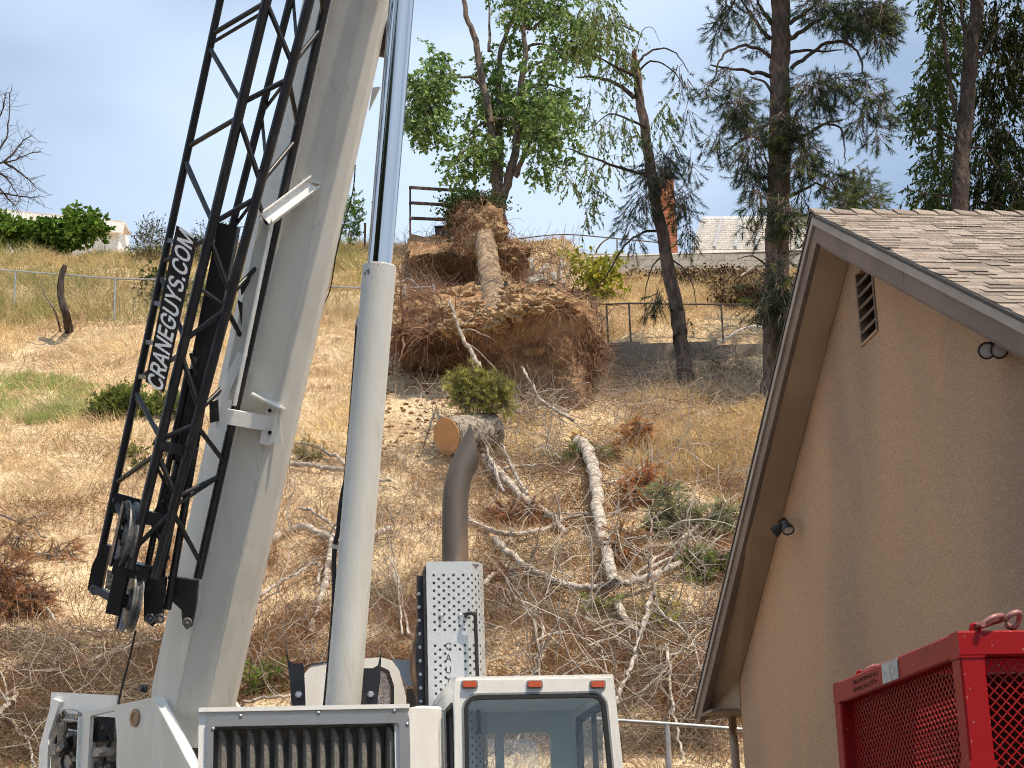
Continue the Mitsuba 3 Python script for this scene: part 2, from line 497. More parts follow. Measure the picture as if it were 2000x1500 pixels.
def H(a, n, z):
    """House point: metres along the wall from the apex, metres out of the rake plane, height."""
    return V(HA[0], HA[1], 0) + HH * a + HN * n + Z * z


def roof_z(a):
    return HA[2] - (a * SLF if a > 0 else -a * SLN)


def hface(pts, n0, n1):
    """A polygon drawn on the gable (along, height), with thickness from n0 to n1."""
    return prism([(a, z) for a, z in pts], V(HA[0], HA[1], 0), HH, Z, HN, n0, n1)


house = thing('stucco_house', 'tan stucco house with a brown shingled gable roof at the right', 'house')
WN = -.25                                                     # the wall stands back from the rake
AF, AN = 4.70, -4.9                                           # far and near ends of the rake
WC = 4.05                                                     # far corner of the wall
vent = (-.36, 0.0, 5.06, 5.56)
wallp = Polygon([(WC, -.1), (WC, roof_z(WC) - .2), (0, HA[2] - .2), (-4.2, roof_z(-4.2) - .12), (-4.2, -.1)]).difference(sbox(vent[0], vent[2], vent[1], vent[3]))
add('wall', prism(wallp, V(HA[0], HA[1], 0), HH, Z, HN, WN - .16, WN), 'm_stucco', house)
add('wall', obox(H(WC - .08, WN - 5.2, 1.6), [HH, HN, Z], [.08, 5.0, 1.72]), 'm_stucco', house)
# the eave's box and the soffit of the far rake: outer edge on the barge board, inner edge on the wall
so = [H(.0, -.03, HA[2] - .225), H(2.35, -.03, roof_z(2.35) - .225), H(4.62, -.03, roof_z(4.62) - .14)]
si = [H(.0, WN + .004, HA[2] - .24), H(2.0, WN + .004, roof_z(2.0) - .24), H(WC, WN + .004, roof_z(WC) - .24)]
lo = H(WC, WN + .004, 3.12)
vv = np.array(so + si + [lo, H(4.62, -.03, 3.10)])
add('soffit', (vv, np.array([[0, 1, 4], [0, 4, 3], [1, 2, 5], [1, 5, 4], [2, 6, 5], [2, 7, 6]])), 'm_soffit_lightened', house)
add('soffit', cat([obox(H(-2.45, -.14, roof_z(-2.45) - .232), [unit(HH - Z * -SLN * 1.0) if False else unit(HH + Z * SLN), HN, np.cross(unit(HH + Z * SLN), HN)], [2.8, .115, .012])]), 'm_barge', house)
add('eave_soffit', obox(H(4.38, -5.2, 3.125), [HH, HN, Z], [.31, 5.2, .012]), 'm_barge', house)
# barge boards and the pale trim above them
for nm, mt, d0, d1, n0, n1 in (('barge_board', 'm_barge', .088, .215, -.05, 0.0), ('barge_trim', 'm_trim_light', .025, .088, -.045, .018), ('drip_edge', 'm_drip', .004, .027, -.06, .026)):
    far_ = Polygon([(0, HA[2] - d0), (AF, roof_z(AF) - d0), (AF, roof_z(AF) - d1), (0, HA[2] - d1)]).intersection(sbox(-1, 3.075, 9, 9))
    add(nm, prism(far_, V(HA[0], HA[1], 0), HH, Z, HN, n0, n1), mt, house)
    for a0, a1 in ((0, -1.62), (-1.624, -3.3), (-3.304, AN)) if nm == 'barge_board' else ((0, AN),):
        add(nm, hface([(a0, roof_z(a0) - d0), (a0, roof_z(a0) - d1), (a1, roof_z(a1) - d1), (a1, roof_z(a1) - d0)], n0, n1), mt, house)
# roof deck
for sgn, ae, sl in ((1, AF, SLF), (-1, AN, SLN)):
    dn = unit(HH * sgn - Z * sl)
    up = np.cross(HG, dn) * sgn
    up = up if up[2] > 0 else -up
    Ls = abs(ae) / math.cos(math.atan(sl))
    add('roof_deck', obox(H(0, 0, HA[2]) + dn * Ls / 2 + HG * 5.0 - up * .022, [dn, HG, up], [Ls / 2, 5.0, .012]), 'm_drip', house)
    if sgn < 0:
        NDN, NUP, NLS = dn, up, Ls
    else:
        FDN, FUP, FLS = dn, up, Ls
# shingles: tapered tabs, butt ends raised
r = np.random.default_rng(3)


def tab(o, dn, up, w, e, th):
    """One shingle tab: butt at the lower end."""
    s = np.array([[0, 0, -.004], [0, w, -.004], [e * 1.25, w, -.002], [e * 1.25, 0, -.002], [0, 0, .002], [0, w, .002], [e * 1.25, w, th], [e * 1.25, 0, th]])
    v = o + s[:, :1] * dn + s[:, 1:2] * HG + s[:, 2:] * up
    return v, np.array([[4, 5, 6], [4, 6, 7], [0, 2, 1], [0, 3, 2], [3, 7, 6], [3, 6, 2], [0, 4, 7], [0, 7, 3], [1, 2, 6], [1, 6, 5]])


EXP = .105
rows = int(NLS / EXP)
tabs = []
for i in range(rows):
    x = -.03 - r.random() * .12
    while x < 2.6:
        w = r.choice([.11, .14, .16, .19])
        x0 = max(x, -.012)
        if x + w > .02:
            tabs.append((i, x0, x + w - x0 - .004, r.choice([.003, .004, .007, .010]), r.integers(0, 4)))
        x += w
vis = []
for t in tabs:
    q = proj(H(0, 0, HA[2]) + NDN * (t[0] + .5) * EXP + HG * (t[1] + t[2] / 2))
    t_d = np.linalg.norm(H(0, 0, HA[2]) + NDN * t[0] * EXP + HG * t[1] - EYE)
    vis.append((not (-20 < q[0] < 2020), t_d))
order = sorted(range(len(tabs)), key=lambda i: vis[i])
near, rest = order[:300], order[300:]
for i in near:
    a, x, w, th, c = tabs[i]
    add('shingle', tab(H(0, 0, HA[2]) + NDN * a * EXP + HG * x, NDN, NUP, w, EXP, th), f'm_shingle_{c}', house)
more = [tab(H(0, 0, HA[2]) + NDN * tabs[i][0] * EXP + HG * tabs[i][1], NDN, NUP, tabs[i][2], EXP, tabs[i][3]) for i in rest]
for dn, up, ls, x0 in ((NDN, NUP, NLS, 2.6), (FDN, FUP, FLS, 0.0)):
    for i in range(int(ls / EXP)):
        x = x0 + r.random() * .1
        while x < 9.8:
            w = r.choice([.22, .28, .33])
            more.append(tab(H(0, 0, HA[2]) + dn * i * EXP + HG * x, dn, up, w - .004, EXP, r.choice([.003, .005, .009])))
            x += w
add('shingles', cat(more), 'm_shingle_1', house, kind='stuff')
for i in range(16):                                         # ridge caps, each lapping the next
    x = -.03 + i * .143
    caps = []
    for dn, up in ((NDN, NUP), (FDN, FUP)):
        o = H(0, 0, HA[2]) + HG * x
        s = np.array([[0, 0, .035], [.13, 0, .022], [.13, .175, .008], [0, .175, .014], [0, 0, .012], [.13, 0, .004], [.13, .175, .0], [0, .175, .0]])
        v = o + s[:, :1] * dn + s[:, 1:2] * HG + s[:, 2:] * Z
        caps.append((v, _BF[[0]] * 0 + np.array([[0, 1, 2]])))
        caps.append((v, np.array([[0, 2, 3], [0, 4, 5], [0, 5, 1], [1, 5, 6], [1, 6, 2], [2, 6, 7], [2, 7, 3]])))
    add('ridge_cap', cat(caps), f'm_shingle_{i % 3}', house)
# gable vent
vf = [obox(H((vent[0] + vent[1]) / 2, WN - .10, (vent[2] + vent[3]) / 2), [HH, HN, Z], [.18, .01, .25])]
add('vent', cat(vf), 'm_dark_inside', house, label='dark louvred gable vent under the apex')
vk = house + '__vent'
for i in range(6):
    z = vent[2] + .035 + i * .083
    ax = unit(HN - Z * .75)
    add('slat', obox(H((vent[0] + vent[1]) / 2, WN - .035, z), [HH, ax, np.cross(HH, ax)], [.178, .05, .008]), 'm_barge', vk)
for a in (vent[0] + .01, vent[1] - .01):
    add('frame', obox(H(a, WN - .02, (vent[2] + vent[3]) / 2), [HH, HN, Z], [.012, .028, .25]), 'm_barge', vk)
add('frame', obox(H((vent[0] + vent[1]) / 2, WN - .02, vent[2] + .008), [HH, HN, Z], [.18, .03, .010]), 'm_stucco', vk)
# downspout and gutter at the far eave
add('gutter', obox(H(4.76, -5.1, 3.19), [HH, HN, Z], [.06, 5.05, .065]), 'm_gutter', house)
dp = [on_plane(x, y, H(4.05, -.33, 0), HH) for x, y in ((1411, 1378), (1413, 1400), (1424, 1412), (1440, 1422), (1444, 1440), (1447, 1500))]
dp = [H(4.6, -.30, 3.13), H(4.6, -.30, 3.03), H(4.55, -.28, 2.97), H(4.26, -.22, 2.90), H(4.2, -.21, 2.82), H(4.2, -.21, 2.5), H(4.2, -.21, .3)]
add('downspout', tube(dp, .036, 10), 'm_pipe_tan', house, smooth=40)

# floodlights on the wall: two heads each on one box


def flood(label, px, py, aim, heads):
    c = on_plane(px, py, H(0, WN, 0), HN)
    n_ = len(heads)
    k = thing('floodlight', label, 'floodlight', 'floodlights on the stucco wall')
    add('mount', lathe(c + HN * .0, HN, [(0, .045), (.02, .045), (.03, .03), (.05, .02)]), 'm_drip', k, smooth=40)
    for i in range(n_):
        d = unit(aim[i])
        b = on_plane(*heads[i], H(0, WN + .10, 0), HN)
        hd_ = add('lamp_head', cat([lathe(b, d, [(-.06, .010), (-.055, .019), (-.025, .024), (.015, .041), (.048, .046), (.05, .041), (.035, .038)])]), 'm_drip', k, smooth=35)
        add('lens', lathe(b + d * .036, d, [(0, .039), (.007, .037), (.011, .02), (.012, .003)]), 'm_lamp_glass', hd_, smooth=30)
        add('arm', tube([c + HN * .04, (c + HN * .05 + b - d * .06) / 2 - Z * .01, b - d * .06], .010, 6), 'm_drip', k)


flood('round pair of floodlights on the stucco wall below the right rake', 1946, 676, [V(-.35, -.9, -.2), V(-.15, -.95, -.22)], [(1929, 686), (1950, 685)])
flood('small black floodlights on the stucco wall low near its far corner', 1533, 1022, [V(.1, -.55, -.8), V(-.75, .35, -.6)], [(1537, 1028), (1521, 1032)])

# ================================================================== CRANE
crane = thing('truck_crane', 'white truck mounted crane with a raised boom and black lattice jib', 'crane')
hd = unit(V(.667, -.745, 0))
sd = V(-hd[1] * -1, -hd[0], 0) if False else unit(V(-.745, -.667, 0))
EL = math.radians(68.03)
bu = math.cos(EL) * hd + math.sin(EL) * Z                 # along the boom
bw = math.sin(EL) * hd - math.cos(EL) * Z                 # towards its underside
B0 = atY(380, 1360, 13.0)
er = unit(X - (X @ bu) * bu)                               # across the boom, to the right
eq = np.cross(bu, er)
eq = eq if eq[1] < 0 else -eq                              # across the boom, towards the photographer


def BP(u, w, s):
    return B0 + bu * u + bw * w + sd * s


def JP(u, p, q):
    return B0 + bu * u + er * p + eq * q


def urow(row, p, q):
    a, b = -3.0, 9.0
    for _ in range(40):
        m = (a + b) / 2
        a, b = (m, b) if proj(JP(m, p, q))[1] > row else (a, m)
    return a


def Q(px, py, q):
    return on_plane(px, py, B0 + eq * q, eq)


def S(px, py, s):
    return on_plane(px, py, B0 + sd * s, sd)


# the boom: a many sided box with rounded edges
prof = [(-.25, -.17), (-.25, .17), (-.22, .20), (.08, .20), (.11, .19), (.232, .075), (.25, .045), (.25, -.085), (.235, -.115), (.16, -.19), (.13, -.20), (-.22, -.20)]
us = [-.30, -.22, -.1, 0.0, .6, 9.5]
rings = []
for uu in us:
    k = {-.30: (.30, .12), -.22: (.62, .04), -.1: (.88, .0)}.get(uu, (1, 0))
    rings.append([BP(uu, w * 1.12 * k[0] + k[1] + .031, s * 1.12) for w, s in prof])
boom = add('boom', loft(rings), 'm_boom_paint', crane, smooth=28)
rings = [[BP(uu, w * .95 + .03, s * .95) for w, s in prof] for uu in (9.45, 13.0)]
add('boom_section', loft(rings), 'm_boom_paint', crane, smooth=28)
for wq, sq in ((.10, .195), (.24, .06)):
    add('weld_seam', tube([BP(uu, wq * 1.12 + .033, sq * 1.12 + .002) for uu in np.linspace(-.1, 9.4, 40)], .0045, 6, True, .4, 5), 'm_boom_paint', boom)
add('wear_pad', obox(BP(9.4, .03, 0), [bu, bw, sd], [.05, .295, .235]), 'm_boom_paint', boom)


def plate(name, pts, q, th, mat, parent, smooth=False, plane=Q):
    P = [plane(x, y, q) for x, y in pts]
    n = eq if plane is Q else sd
    a = unit(P[1] - P[0])
    b = np.cross(n, a)
    pl = [((p - P[0]) @ a, (p - P[0]) @ b) for p in P]
    return add(name, prism(pl, P[0], a, b, n, -th / 2, th / 2), mat, parent, smooth=smooth)


# stow bracket high on the boom: pad, sloping channel, long strip, kinked guide, lower arm and platform
c0, c1 = Q(608, 362, .30), Q(530, 420, .52)
cd = unit(c1 - c0)
cn = unit(np.cross(cd, eq))
cu = np.cross(cn, cd)
bk = add('stow_bracket', cat([obox((c0 + c1) / 2 + cd * .02, [cd, cn, np.cross(cd, cn)], [np.linalg.norm(c1 - c0) / 2 + .04, .045, .004]),
                            obox((c0 + c1) / 2 + cd * .02 + cn * .045, [cd, np.cross(cd, cn), cn], [np.linalg.norm(c1 - c0) / 2 + .04, .05, .004]),
                            obox((c0 + c1) / 2 + cd * .02 - cn * .045, [cd, np.cross(cd, cn), cn], [np.linalg.norm(c1 - c0) / 2 + .04, .05, .004])]), 'm_white_paint', boom)
add('bracket_pad', obox(Q(610, 356, .24), [er, eq, bu], [.062, .07, .006]), 'm_white_paint', boom)
plate('bracket_gusset', [(592, 385), (606, 380), (601, 402)], .27, .01, 'm_white_paint', boom)
# long strip: an angle, its outer leg and its front leg
s0, s1 = Q(533, 428, .50), Q(458, 792, .50)
sdr = unit(s1 - s0)
add('stow_strip', bar(s0, s1, .012, .11, up=eq), 'm_white_paint', boom)
s0b, s1b = Q(519, 432, .44), Q(445, 780, .44)
add('stow_strip', bar(s0b, s1b, .085, .012, up=eq), 'm_boom_paint', boom)
kp = spline([Q(x, y, .50) for x, y in ((474, 690), (462, 715), (446, 745), (437, 770), (434, 800), (432, 838))], 4)
kk = [np.array([p + er * -.035 + eq * .006, p + er * .035 + eq * .006, p + er * .035 - eq * .006, p - er * .035 - eq * .006]) for p in kp]
add('stow_guide', loft(kk), 'm_white_paint', boom)
add('lower_arm', bar(Q(437, 812, .44), Q(520, 826, .30), .10, .10, up=eq), 'm_white_paint', boom)
add('lower_arm_plate', obox(Q(527, 826, .29), [er, eq, bu], [.035, .05, .15]), 'm_white_paint', boom)
add('step_plate', prism(rrect(-.12, -.09, .12, .09, .01), Q(524, 784, .33), unit(er + Z * -.30), eq, np.cross(unit(er - Z * .3), eq), -.006, .006), 'm_white_paint', boom)
for x, y in ((527, 802), (527, 845)):
    add('bolt', cyl(Q(x, y, .345), Q(x, y, .365), .014, 10), 'm_dark_inside', boom, smooth=30)
plate('lower_gusset', [(513, 862), (545, 800), (552, 868)], .26, .012, 'm_white_paint', boom)
for pts in ([(424, 1223), (434, 1226), (426, 1256), (418, 1252)], [(418, 1266), (428, 1270), (424, 1292), (415, 1288)]):
    pts = [(x - 96 + 0, y) for x, y in pts]
    P_ = [S(x, y, .203) for x, y in pts]
    plate('decal', pts, .203, .004, 'm_decal', boom, plane=S)
add('pivot_pin', cat([lathe(S(284, 1345, .20), sd, [(0, .032), (.03, .032), (.03, .022), (.05, .022)])]), 'm_hydraulic', crane, smooth=35)
# cap plate and roller on the far side of the boom
plate('cable_guide', [(728, 172), (743, 170), (721, 216)], -.05, .05, 'm_boom_paint', boom)
add('hose_reel', lathe(Q(757, 70, -.10), er, [(-.07, .10), (-.06, .155), (.06, .155), (.07, .10)]), 'm_black_steel', boom, smooth=30)
add('cable', tube(spline([Q(x, y, .02) for x, y in ((694, 322), (688, 380), (660, 480), (646, 560), (635, 590))], 5), .005, 6), 'm_rubber', boom)

# lift cylinder: barrel, collar, chromed rod, hydraulic line
k0, k1, k2 = S(668, 1400, 0), S(741.5, 518, 0), S(789, -60, 0)
ax = unit(k1 - k0)
lift = add('lift_cylinder', lathe(k0, ax, [(-.2, .03), (-.2, .112), (np.linalg.norm(k1 - k0) - .012, .1105), (np.linalg.norm(k1 - k0), .104), (np.linalg.norm(k1 - k0), .086)], 48), 'm_cylinder_paint', crane, smooth=30)
add('rod', cyl(k1 - ax * .05, k2 + ax * 1.0, .0835, 48), 'm_chrome', lift, smooth=30)
hl = spline([S(x, y, .05) for x, y in ((699, 632), (690, 760), (683, 850), (676, 930), (670, 960), (664, 1000), (660, 1040), (655, 1060), (652, 1100), (653, 1160), (645, 1270), (635, 1380))], 4)
add('hydraulic_hose', tube(hl, .0165, 8), 'm_rubber', lift, smooth=True)
add('hose_clip', obox(S(703, 628, .05), [er, eq, bu], [.025, .02, .03]), 'm_cylinder_paint', lift)
add('hose_clip', obox(S(657, 1068, .05), [er, eq, bu], [.03, .02, .012]), 'm_cylinder_paint', lift)

# lattice jib: four chords with taper, zigzag lacing, sheaves, inner stinger
jib = crane + '__lattice_jib'
CH = {}
for _c, _a, _b, _q in (('A', (430, 0), (225, 953), .30), ('B', (521, 0), (277, 1012), .65), ('E', (605, 0), (345, 970), .65), ('D', (637, 0), (386, 1129), .30), ('C', (570, 0), (450, 467), .30)):
    _e = [Q(*_a, _q), Q(*_b, _q)]
    CH[_c] = [((p - B0) @ bu, (p - B0) @ er, _q) for p in _e]


def chord(c, row=None, uu=None):
    (u0, p0, q0), (u1, p1, q1) = CH[c]
    if uu is None:
        uu = urow(row, p0, q0)
        uu = urow(row, p0 + (p1 - p0) * (uu - u0) / (u1 - u0), q0)
    return JP(uu, p0 + (p1 - p0) * (uu - u0) / (u1 - u0), q0)


for c, r0, rad in (('A', 1095, .027), ('B', 1110, .034), ('E', 1130, .033), ('D', 1130, .031)):
    add('chord', cyl(chord(c, r0), chord(c, uu=9.3), rad, 14), 'm_black_steel', jib, smooth=40)
RA, RB, RE, RD = [-300, -140, 80, 300, 525, 752, 957], [-470, -235, -10, 215, 450, 678, 872, 1085], [-310, -90, 140, 372, 590, 815, 985], [-400, -180, 45, 262, 480, 700, 915, 1115]
for (c1_, R1), (c2_, R2), rad in ((('A', RA), ('B', RB), .0175), (('B', RB), ('E', RE), .0185), (('E', RE), ('D', RD), .0165)):
    nodes = sorted([(r_, c1_) for r_ in R1] + [(r_, c2_) for r_ in R2])
    for (ra, ca), (rb, cb) in zip(nodes, nodes[1:]):
        if ca != cb:
            add('brace', cyl(chord(ca, ra + (14 if ra < rb else -14)), chord(cb, rb - 14), rad, 10), 'm_black_steel', jib, smooth=40)
for ra, rd in ((320, 440), (85, 20), (965, 1060)):
    add('brace', cyl(chord('A', ra), chord('B', rd) - eq * .04, .013, 8), 'm_black_steel', jib, smooth=40)
for (ca, ra), (cb, rb) in ((('E', 150), ('C', 217)), (('C', 228), ('E', 318)), (('E', 382), ('C', 446)), (('C', -8), ('E', 92)), (('E', -80), ('C', -14)), (('A', 318), ('B', 436)), (('E', 600), ('B', 560)), (('A', 775), ('B', 850)), (('D', 930), ('E', 990)), (('D', 275), ('E', 360))):
    add('brace', cyl(chord(ca, ra), chord(cb, rb), .012, 8), 'm_black_steel', jib, smooth=40)
for xa, ya, xb, yb in ((302, 905, 345, 985), (348, 908, 318, 976), (318, 978, 342, 1018), (296, 1020, 330, 1092), (338, 800, 300, 868), (372, 690, 392, 760), (312, 1085, 330, 1040)):
    add('brace', cyl(Q(xa, ya, .50), Q(xb, yb, .44), .012, 8), 'm_black_steel', jib, smooth=40)
# stinger nested in the jib
t0, t1, t2, t3 = Q(577, -40, .38), Q(448, 440, .38), Q(397, 700, .38), Q(296, 1195, .38)
st = add('stinger', cat([bar(t1, t2, .135, .14, up=eq)]), 'm_black_steel', jib)
add('stinger_chord', cyl(t0, t1 + er * .02, .026, 12), 'm_black_steel', jib, smooth=40)
add('stinger_tube', cyl(t2, Q(352, 900, .38), .075, 18), 'm_black_steel', jib, smooth=40)
add('stinger_tube', cyl(Q(352, 900, .38), t3, .045, 14), 'm_black_steel', jib, smooth=40)
add('stinger_chord', cyl(Q(420, 640, .40), Q(327, 1190, .40), .026, 12), 'm_black_steel', jib, smooth=40)
add('stinger_chord', cyl(Q(368, 720, .44), Q(285, 1120, .44), .022, 12), 'm_black_steel', jib, smooth=40)
add('clamp_bar', bar(Q(305, 868, .66), Q(385, 886, .60), .07, .05, up=eq), 'm_black_steel', jib)
add('clamp_bar', bar(Q(283, 1010, .62), Q(340, 1022, .6), .09, .05, up=eq), 'm_black_steel', jib)
for x, y in ((317, 871), (375, 884)):
    add('clamp_pin', cyl(Q(x, y, .68), Q(x, y, .71), .022, 12), 'm_black_steel', jib, smooth=40)
plate('web_plate', [(226, 962), (283, 978), (274, 1010), (216, 1000)], .36, .02, 'm_black_steel', jib)
plate('web_plate', [(350, 912), (318, 1050), (288, 1020), (300, 1000)], .45, .02, 'm_black_steel', jib)
plate('mount_plate', [(468, 552), (491, 527), (488, 550), (472, 578)], .5, .02, 'm_black_steel', jib)
plate('mount_plate', [(464, 585), (474, 592), (472, 638)], .5, .02, 'm_black_steel', jib)
plate('mount_plate', [(410, 786), (427, 780), (429, 822), (411, 826)], .5, .06, 'm_black_steel', jib)
plate('foot_plate', [(330, 1124), (388, 1134), (384, 1180), (376, 1222), (366, 1228), (358, 1218), (356, 1190), (332, 1168)], .30, .07, 'm_black_steel', jib)
plate('foot_plate', [(203, 1060), (217, 1066), (200, 1150), (186, 1163), (173, 1150), (181, 1105)], .30, .07, 'm_black_steel', jib)
plate('foot_plate', [(283, 1120), (325, 1126), (318, 1205), (300, 1222), (284, 1210)], .40, .09, 'm_black_steel', jib)
add('foot_bar', bar(Q(184, 1148, .32), Q(240, 1180, .5), .05, .05, up=eq), 'm_black_steel', jib)
for x, y, q in ((184, 1152, .345), (366, 1216, .345), (293, 1208, .46), (312, 1208, .46)):
    add('pin', cat([torus(Q(x, y, q), eq, .026, .009, 16, 6), cyl(Q(x, y, q - .02), Q(x, y, q + .012), .014, 10)]), 'm_sheave', jib, smooth=40)
# sheaves: flat wheels seen nearly edge on
shn = unit(er * .93 - eq * .36)
for (x, y), rad in (((246, 1046), .235), ((256, 1172), .22)):
    c = Q(x, y, .50)
    sh = add('sheave', lathe(c, shn, [(-.03, .02), (-.03, .07), (-.012, .08), (-.012, rad - .05), (-.03, rad - .02), (-.034, rad), (-.022, rad), (-.004, rad - .03), (.004, rad - .03), (.022, rad), (.034, rad), (.03, rad - .02),
                                     (.012, rad - .05), (.012, .08), (.03, .07), (.03, .02)], 40), 'm_sheave', jib, smooth=30)
    add('hub', cyl(c - shn * .07, c + shn * .07, .035, 16), 'm_black_steel', jib, smooth=40)
    add('cheek_plate', prism(rrect(-.05, -rad * .95, .05, rad * .95, .045), c - shn * .06, np.cross(bu, shn), bu - (bu @ shn) * shn, shn, -.008, .008), 'm_black_steel', jib)
add('sheave_block', obox(Q(258, 1112, .56), [er, eq, bu], [.12, .06, .05]), 'm_black_steel', jib)
add('sheave_block', obox(Q(232, 1150, .58), [er, eq, bu], [.045, .05, .17]), 'm_black_steel', jib)
add('rope_guard', cyl(Q(290, 1118, .56), Q(262, 1110, .6), .035, 12), 'm_black_steel', jib, smooth=40)
plate('warning_decal', [(210, 1112), (223, 1118), (216, 1155), (205, 1148)], .46, .004, 'm_decal', jib)
rope = add('hoist_rope', tube(spline([Q(x, y, .50) for x, y in ((265, 1232), (252, 1290), (240, 1335), (231, 1375))], 4), .0085, 6), 'm_wire_rope', crane)
# the name board on the jib
sg = [Q(x, y, .70) for x, y in ((345, 440), (386, 466), (320, 768), (284, 745))]
ba = unit((sg[0] - sg[3]) + (sg[1] - sg[2]))
bb = np.cross(eq, ba)
bb = bb if (bb @ er) < 0 else -bb
cen = sum(sg) / 4
pl = Polygon([((p - cen) @ ba, (p - cen) @ bb) for p in sg])
board = add('name_board', prism(pl, cen, ba, bb, eq, -.006, .006), 'm_black_steel', jib, label='black board lettered with the firm web address')
tm = meshkit.text_mesh('CRANEGUYS.COM', .1, .004, bold=True)
tv = np.array(tm.vertices)
tv -= (tv.max(0) + tv.min(0)) / 2
tv[:, 0] *= 1.055 / np.ptp(tv[:, 0])
tv[:, 1] *= .112 / np.ptp(tv[:, 1])
tv[:, 0] += tv[:, 1] * .42
add('lettering', (cen + tv[:, :1] * ba + tv[:, 1:2] * bb + (tv[:, 2:] + .0085) * eq, np.asarray(tm.faces)), 'm_letter', jib)
for y in (470, 592, 668, 735):
    add('board_strap', bar(chord('A', y), Q(365 - (y - 440) * .2, y + 4, .68), .03, .03, up=eq), 'm_black_steel', jib)

# turret: side plate with an opening, valve bank, pin, far plate
turret = crane + '__turret'
P_ = [(172, 1390), (232, 1376), (298, 1362), (322, 1405), (372, 1500), (420, 1600), (150, 1600), (158, 1400)]
P3 = [S(x, y, .34) for x, y in P_]
ta = unit(P3[2] - P3[1])
tb = np.cross(sd, ta)
tp = Polygon([((p - P3[0]) @ ta, (p - P3[0]) @ tb) for p in P3])
hole = Polygon([((p - P3[0]) @ ta, (p - P3[0]) @ tb) for p in [S(x, y, .34) for x, y in ((178, 1402), (222, 1392), (226, 1440), (224, 1560), (170, 1560))]])
add('side_plate', prism(tp.difference(hole.buffer(.015)), P3[0], ta, tb, sd, -.03, .0), 'm_boom_paint', turret)
add('side_plate', prism(tp, P3[0] - sd * .66, ta, tb, sd, -.03, .0), 'm_boom_paint', turret)
for a, b in ((2, 3), (3, 4), (4, 5)):                                   # sloping flange of the turret
    add('flange', bar(P3[a] - sd * .045, P3[b] - sd * .045, .012, .085, up=sd), 'm_white_paint', turret)
add('flange', bar(P3[7] - sd * .05, P3[6] - sd * .05, .012, .14, up=sd), 'm_white_paint', turret)
add('top_flange', bar(S(100, 1372, .10), S(228, 1380, .10), .014, .16, up=Z), 'm_white_paint', turret)
plate('box_side', [(106, 1364), (120, 1370), (98, 1440), (92, 1600), (76, 1600), (80, 1460)], .12, .03, 'm_white_paint', turret, plane=S)
plate('shade_back_plate', [(110, 1376), (236, 1384), (240, 1600), (92, 1600)], -.10, .02, 'm_hydraulic', turret, plane=S)  # dark colour stands in for the shade inside the turret box
add('trunnion', cat([lathe(S(265, 1402, .34), sd, [(0, .062), (.012, .062), (.016, .045), (.016, .034), (.008, .03), (.008, .002)])]), 'm_rust_pipe', turret, smooth=35)
r = np.random.default_rng(4)
for x, y, s, w, h, m in ((120, 1400, .05, .05, .05, 'm_hydraulic'), (150, 1404, .08, .07, .03, 'm_engine_grey'), (132, 1440, .10, .05, .11, 'm_hydraulic'), (115, 1465, .14, .06, .04, 'm_engine_grey'),
                         (200, 1425, .22, .06, .085, 'm_rubber'), (198, 1470, .26, .075, .03, 'm_engine_grey'), (205, 1505, .22, .06, .06, 'm_hydraulic'), (140, 1490, .10, .08, .05, 'm_engine_grey'), (165, 1450, .05, .06, .09, 'm_hydraulic')):
    add('valve', cat([obox(S(x, y, s), [hd, sd, Z], [w, .06, h]), cyl(S(x, y, s + .05), S(x + 6, y - 8, s + .10), .02, 10)]), m, turret)
for i in range(9):
    x, y = 112 + i * 12, 1400 + (i * 37) % 90
    pts = [S(x + dx, y + dy, .14 + .03 * (i % 3)) for dx, dy in ((0, 0), (8, 22), (-4, 50), (10, 90))]
    add('hose', tube(spline(pts, 4), .011, 7), 'm_rubber', turret, smooth=True)
for i in range(3):
    add('fitting', tube(spline([S(118 + 8 * i, 1385 + i * 20, .16), S(150 + 6 * i, 1388 + i * 22, .16), S(165 + 4 * i, 1410 + i * 20, .16)], 4), .007, 7), 'm_galv', turret)
# machinery space below the boom foot
add('cross_tube', cyl(S(352, 1440, .1), S(352, 1440, -.3), .05, 16), 'm_hydraulic', turret, smooth=40)
plate('shade_inner_plate', [(335, 1395), (392, 1395), (392, 1600), (330, 1600)], -.1, .05, 'm_hydraulic', turret, plane=S)  # coloured dark to stand in for the shaded cavity under the boom

# carrier frame of reference
_pc = math.radians(-8.0)
KH, KG = V(math.sin(_pc), math.cos(_pc), 0), V(math.cos(_pc), -math.sin(_pc), 0)
K0 = atY(887, 1329, 10.5)


def K(a, b, z):
    """Carrier point: metres right of the cab's front left top corner, metres back, metres up."""
    return K0 + KG * a + KH * b + Z * z


def KP(px, py, b=0.0):
    """(right, up) on the plane b metres behind the cab's front."""
    p = on_plane(px, py, K0 + KH * b, KH) - K0
    return np.array([p @ KG, p[2]])


def kpl(px, py, b=0.0):
    a, z = KP(px, py, b)
    return K(a, b, z)


# driver's cab: hollow, with frames round real openings
cab = add('cab', obox(K(.46, .66, -1.62), [KG, KH, Z], [.47, .66, .25]), 'm_white_paint', crane)
cw, ch_, cdp = KP(1199, 1330)[0], 1.40, 1.30
ws = np.array([KP(x, y) for x, y in ((909, 1355), (1178, 1355), (1196, 1500))])
wpoly = Polygon([(ws[0][0], -.02 + ws[0][1]), (ws[1][0], ws[1][1] - .005), (ws[2][0] + .012, -.95), (ws[0][0] - .005, -.95)]).buffer(-.07).buffer(.07, quad_segs=8)
front = Polygon([(0, -.012), (.012, 0), (cw - .012, 0), (cw, -.012), (cw + .09, -1.5), (-.02, -1.5)])
add('front_panel', prism(front.difference(wpoly), K0, KG, Z, KH, 0, .05), 'm_white_paint', cab)
seal = wpoly.buffer(.010).difference(wpoly.buffer(-.014))
add('window_seal', prism(seal, K0, KG, Z, KH, -.008, .03), 'm_rubber', cab)
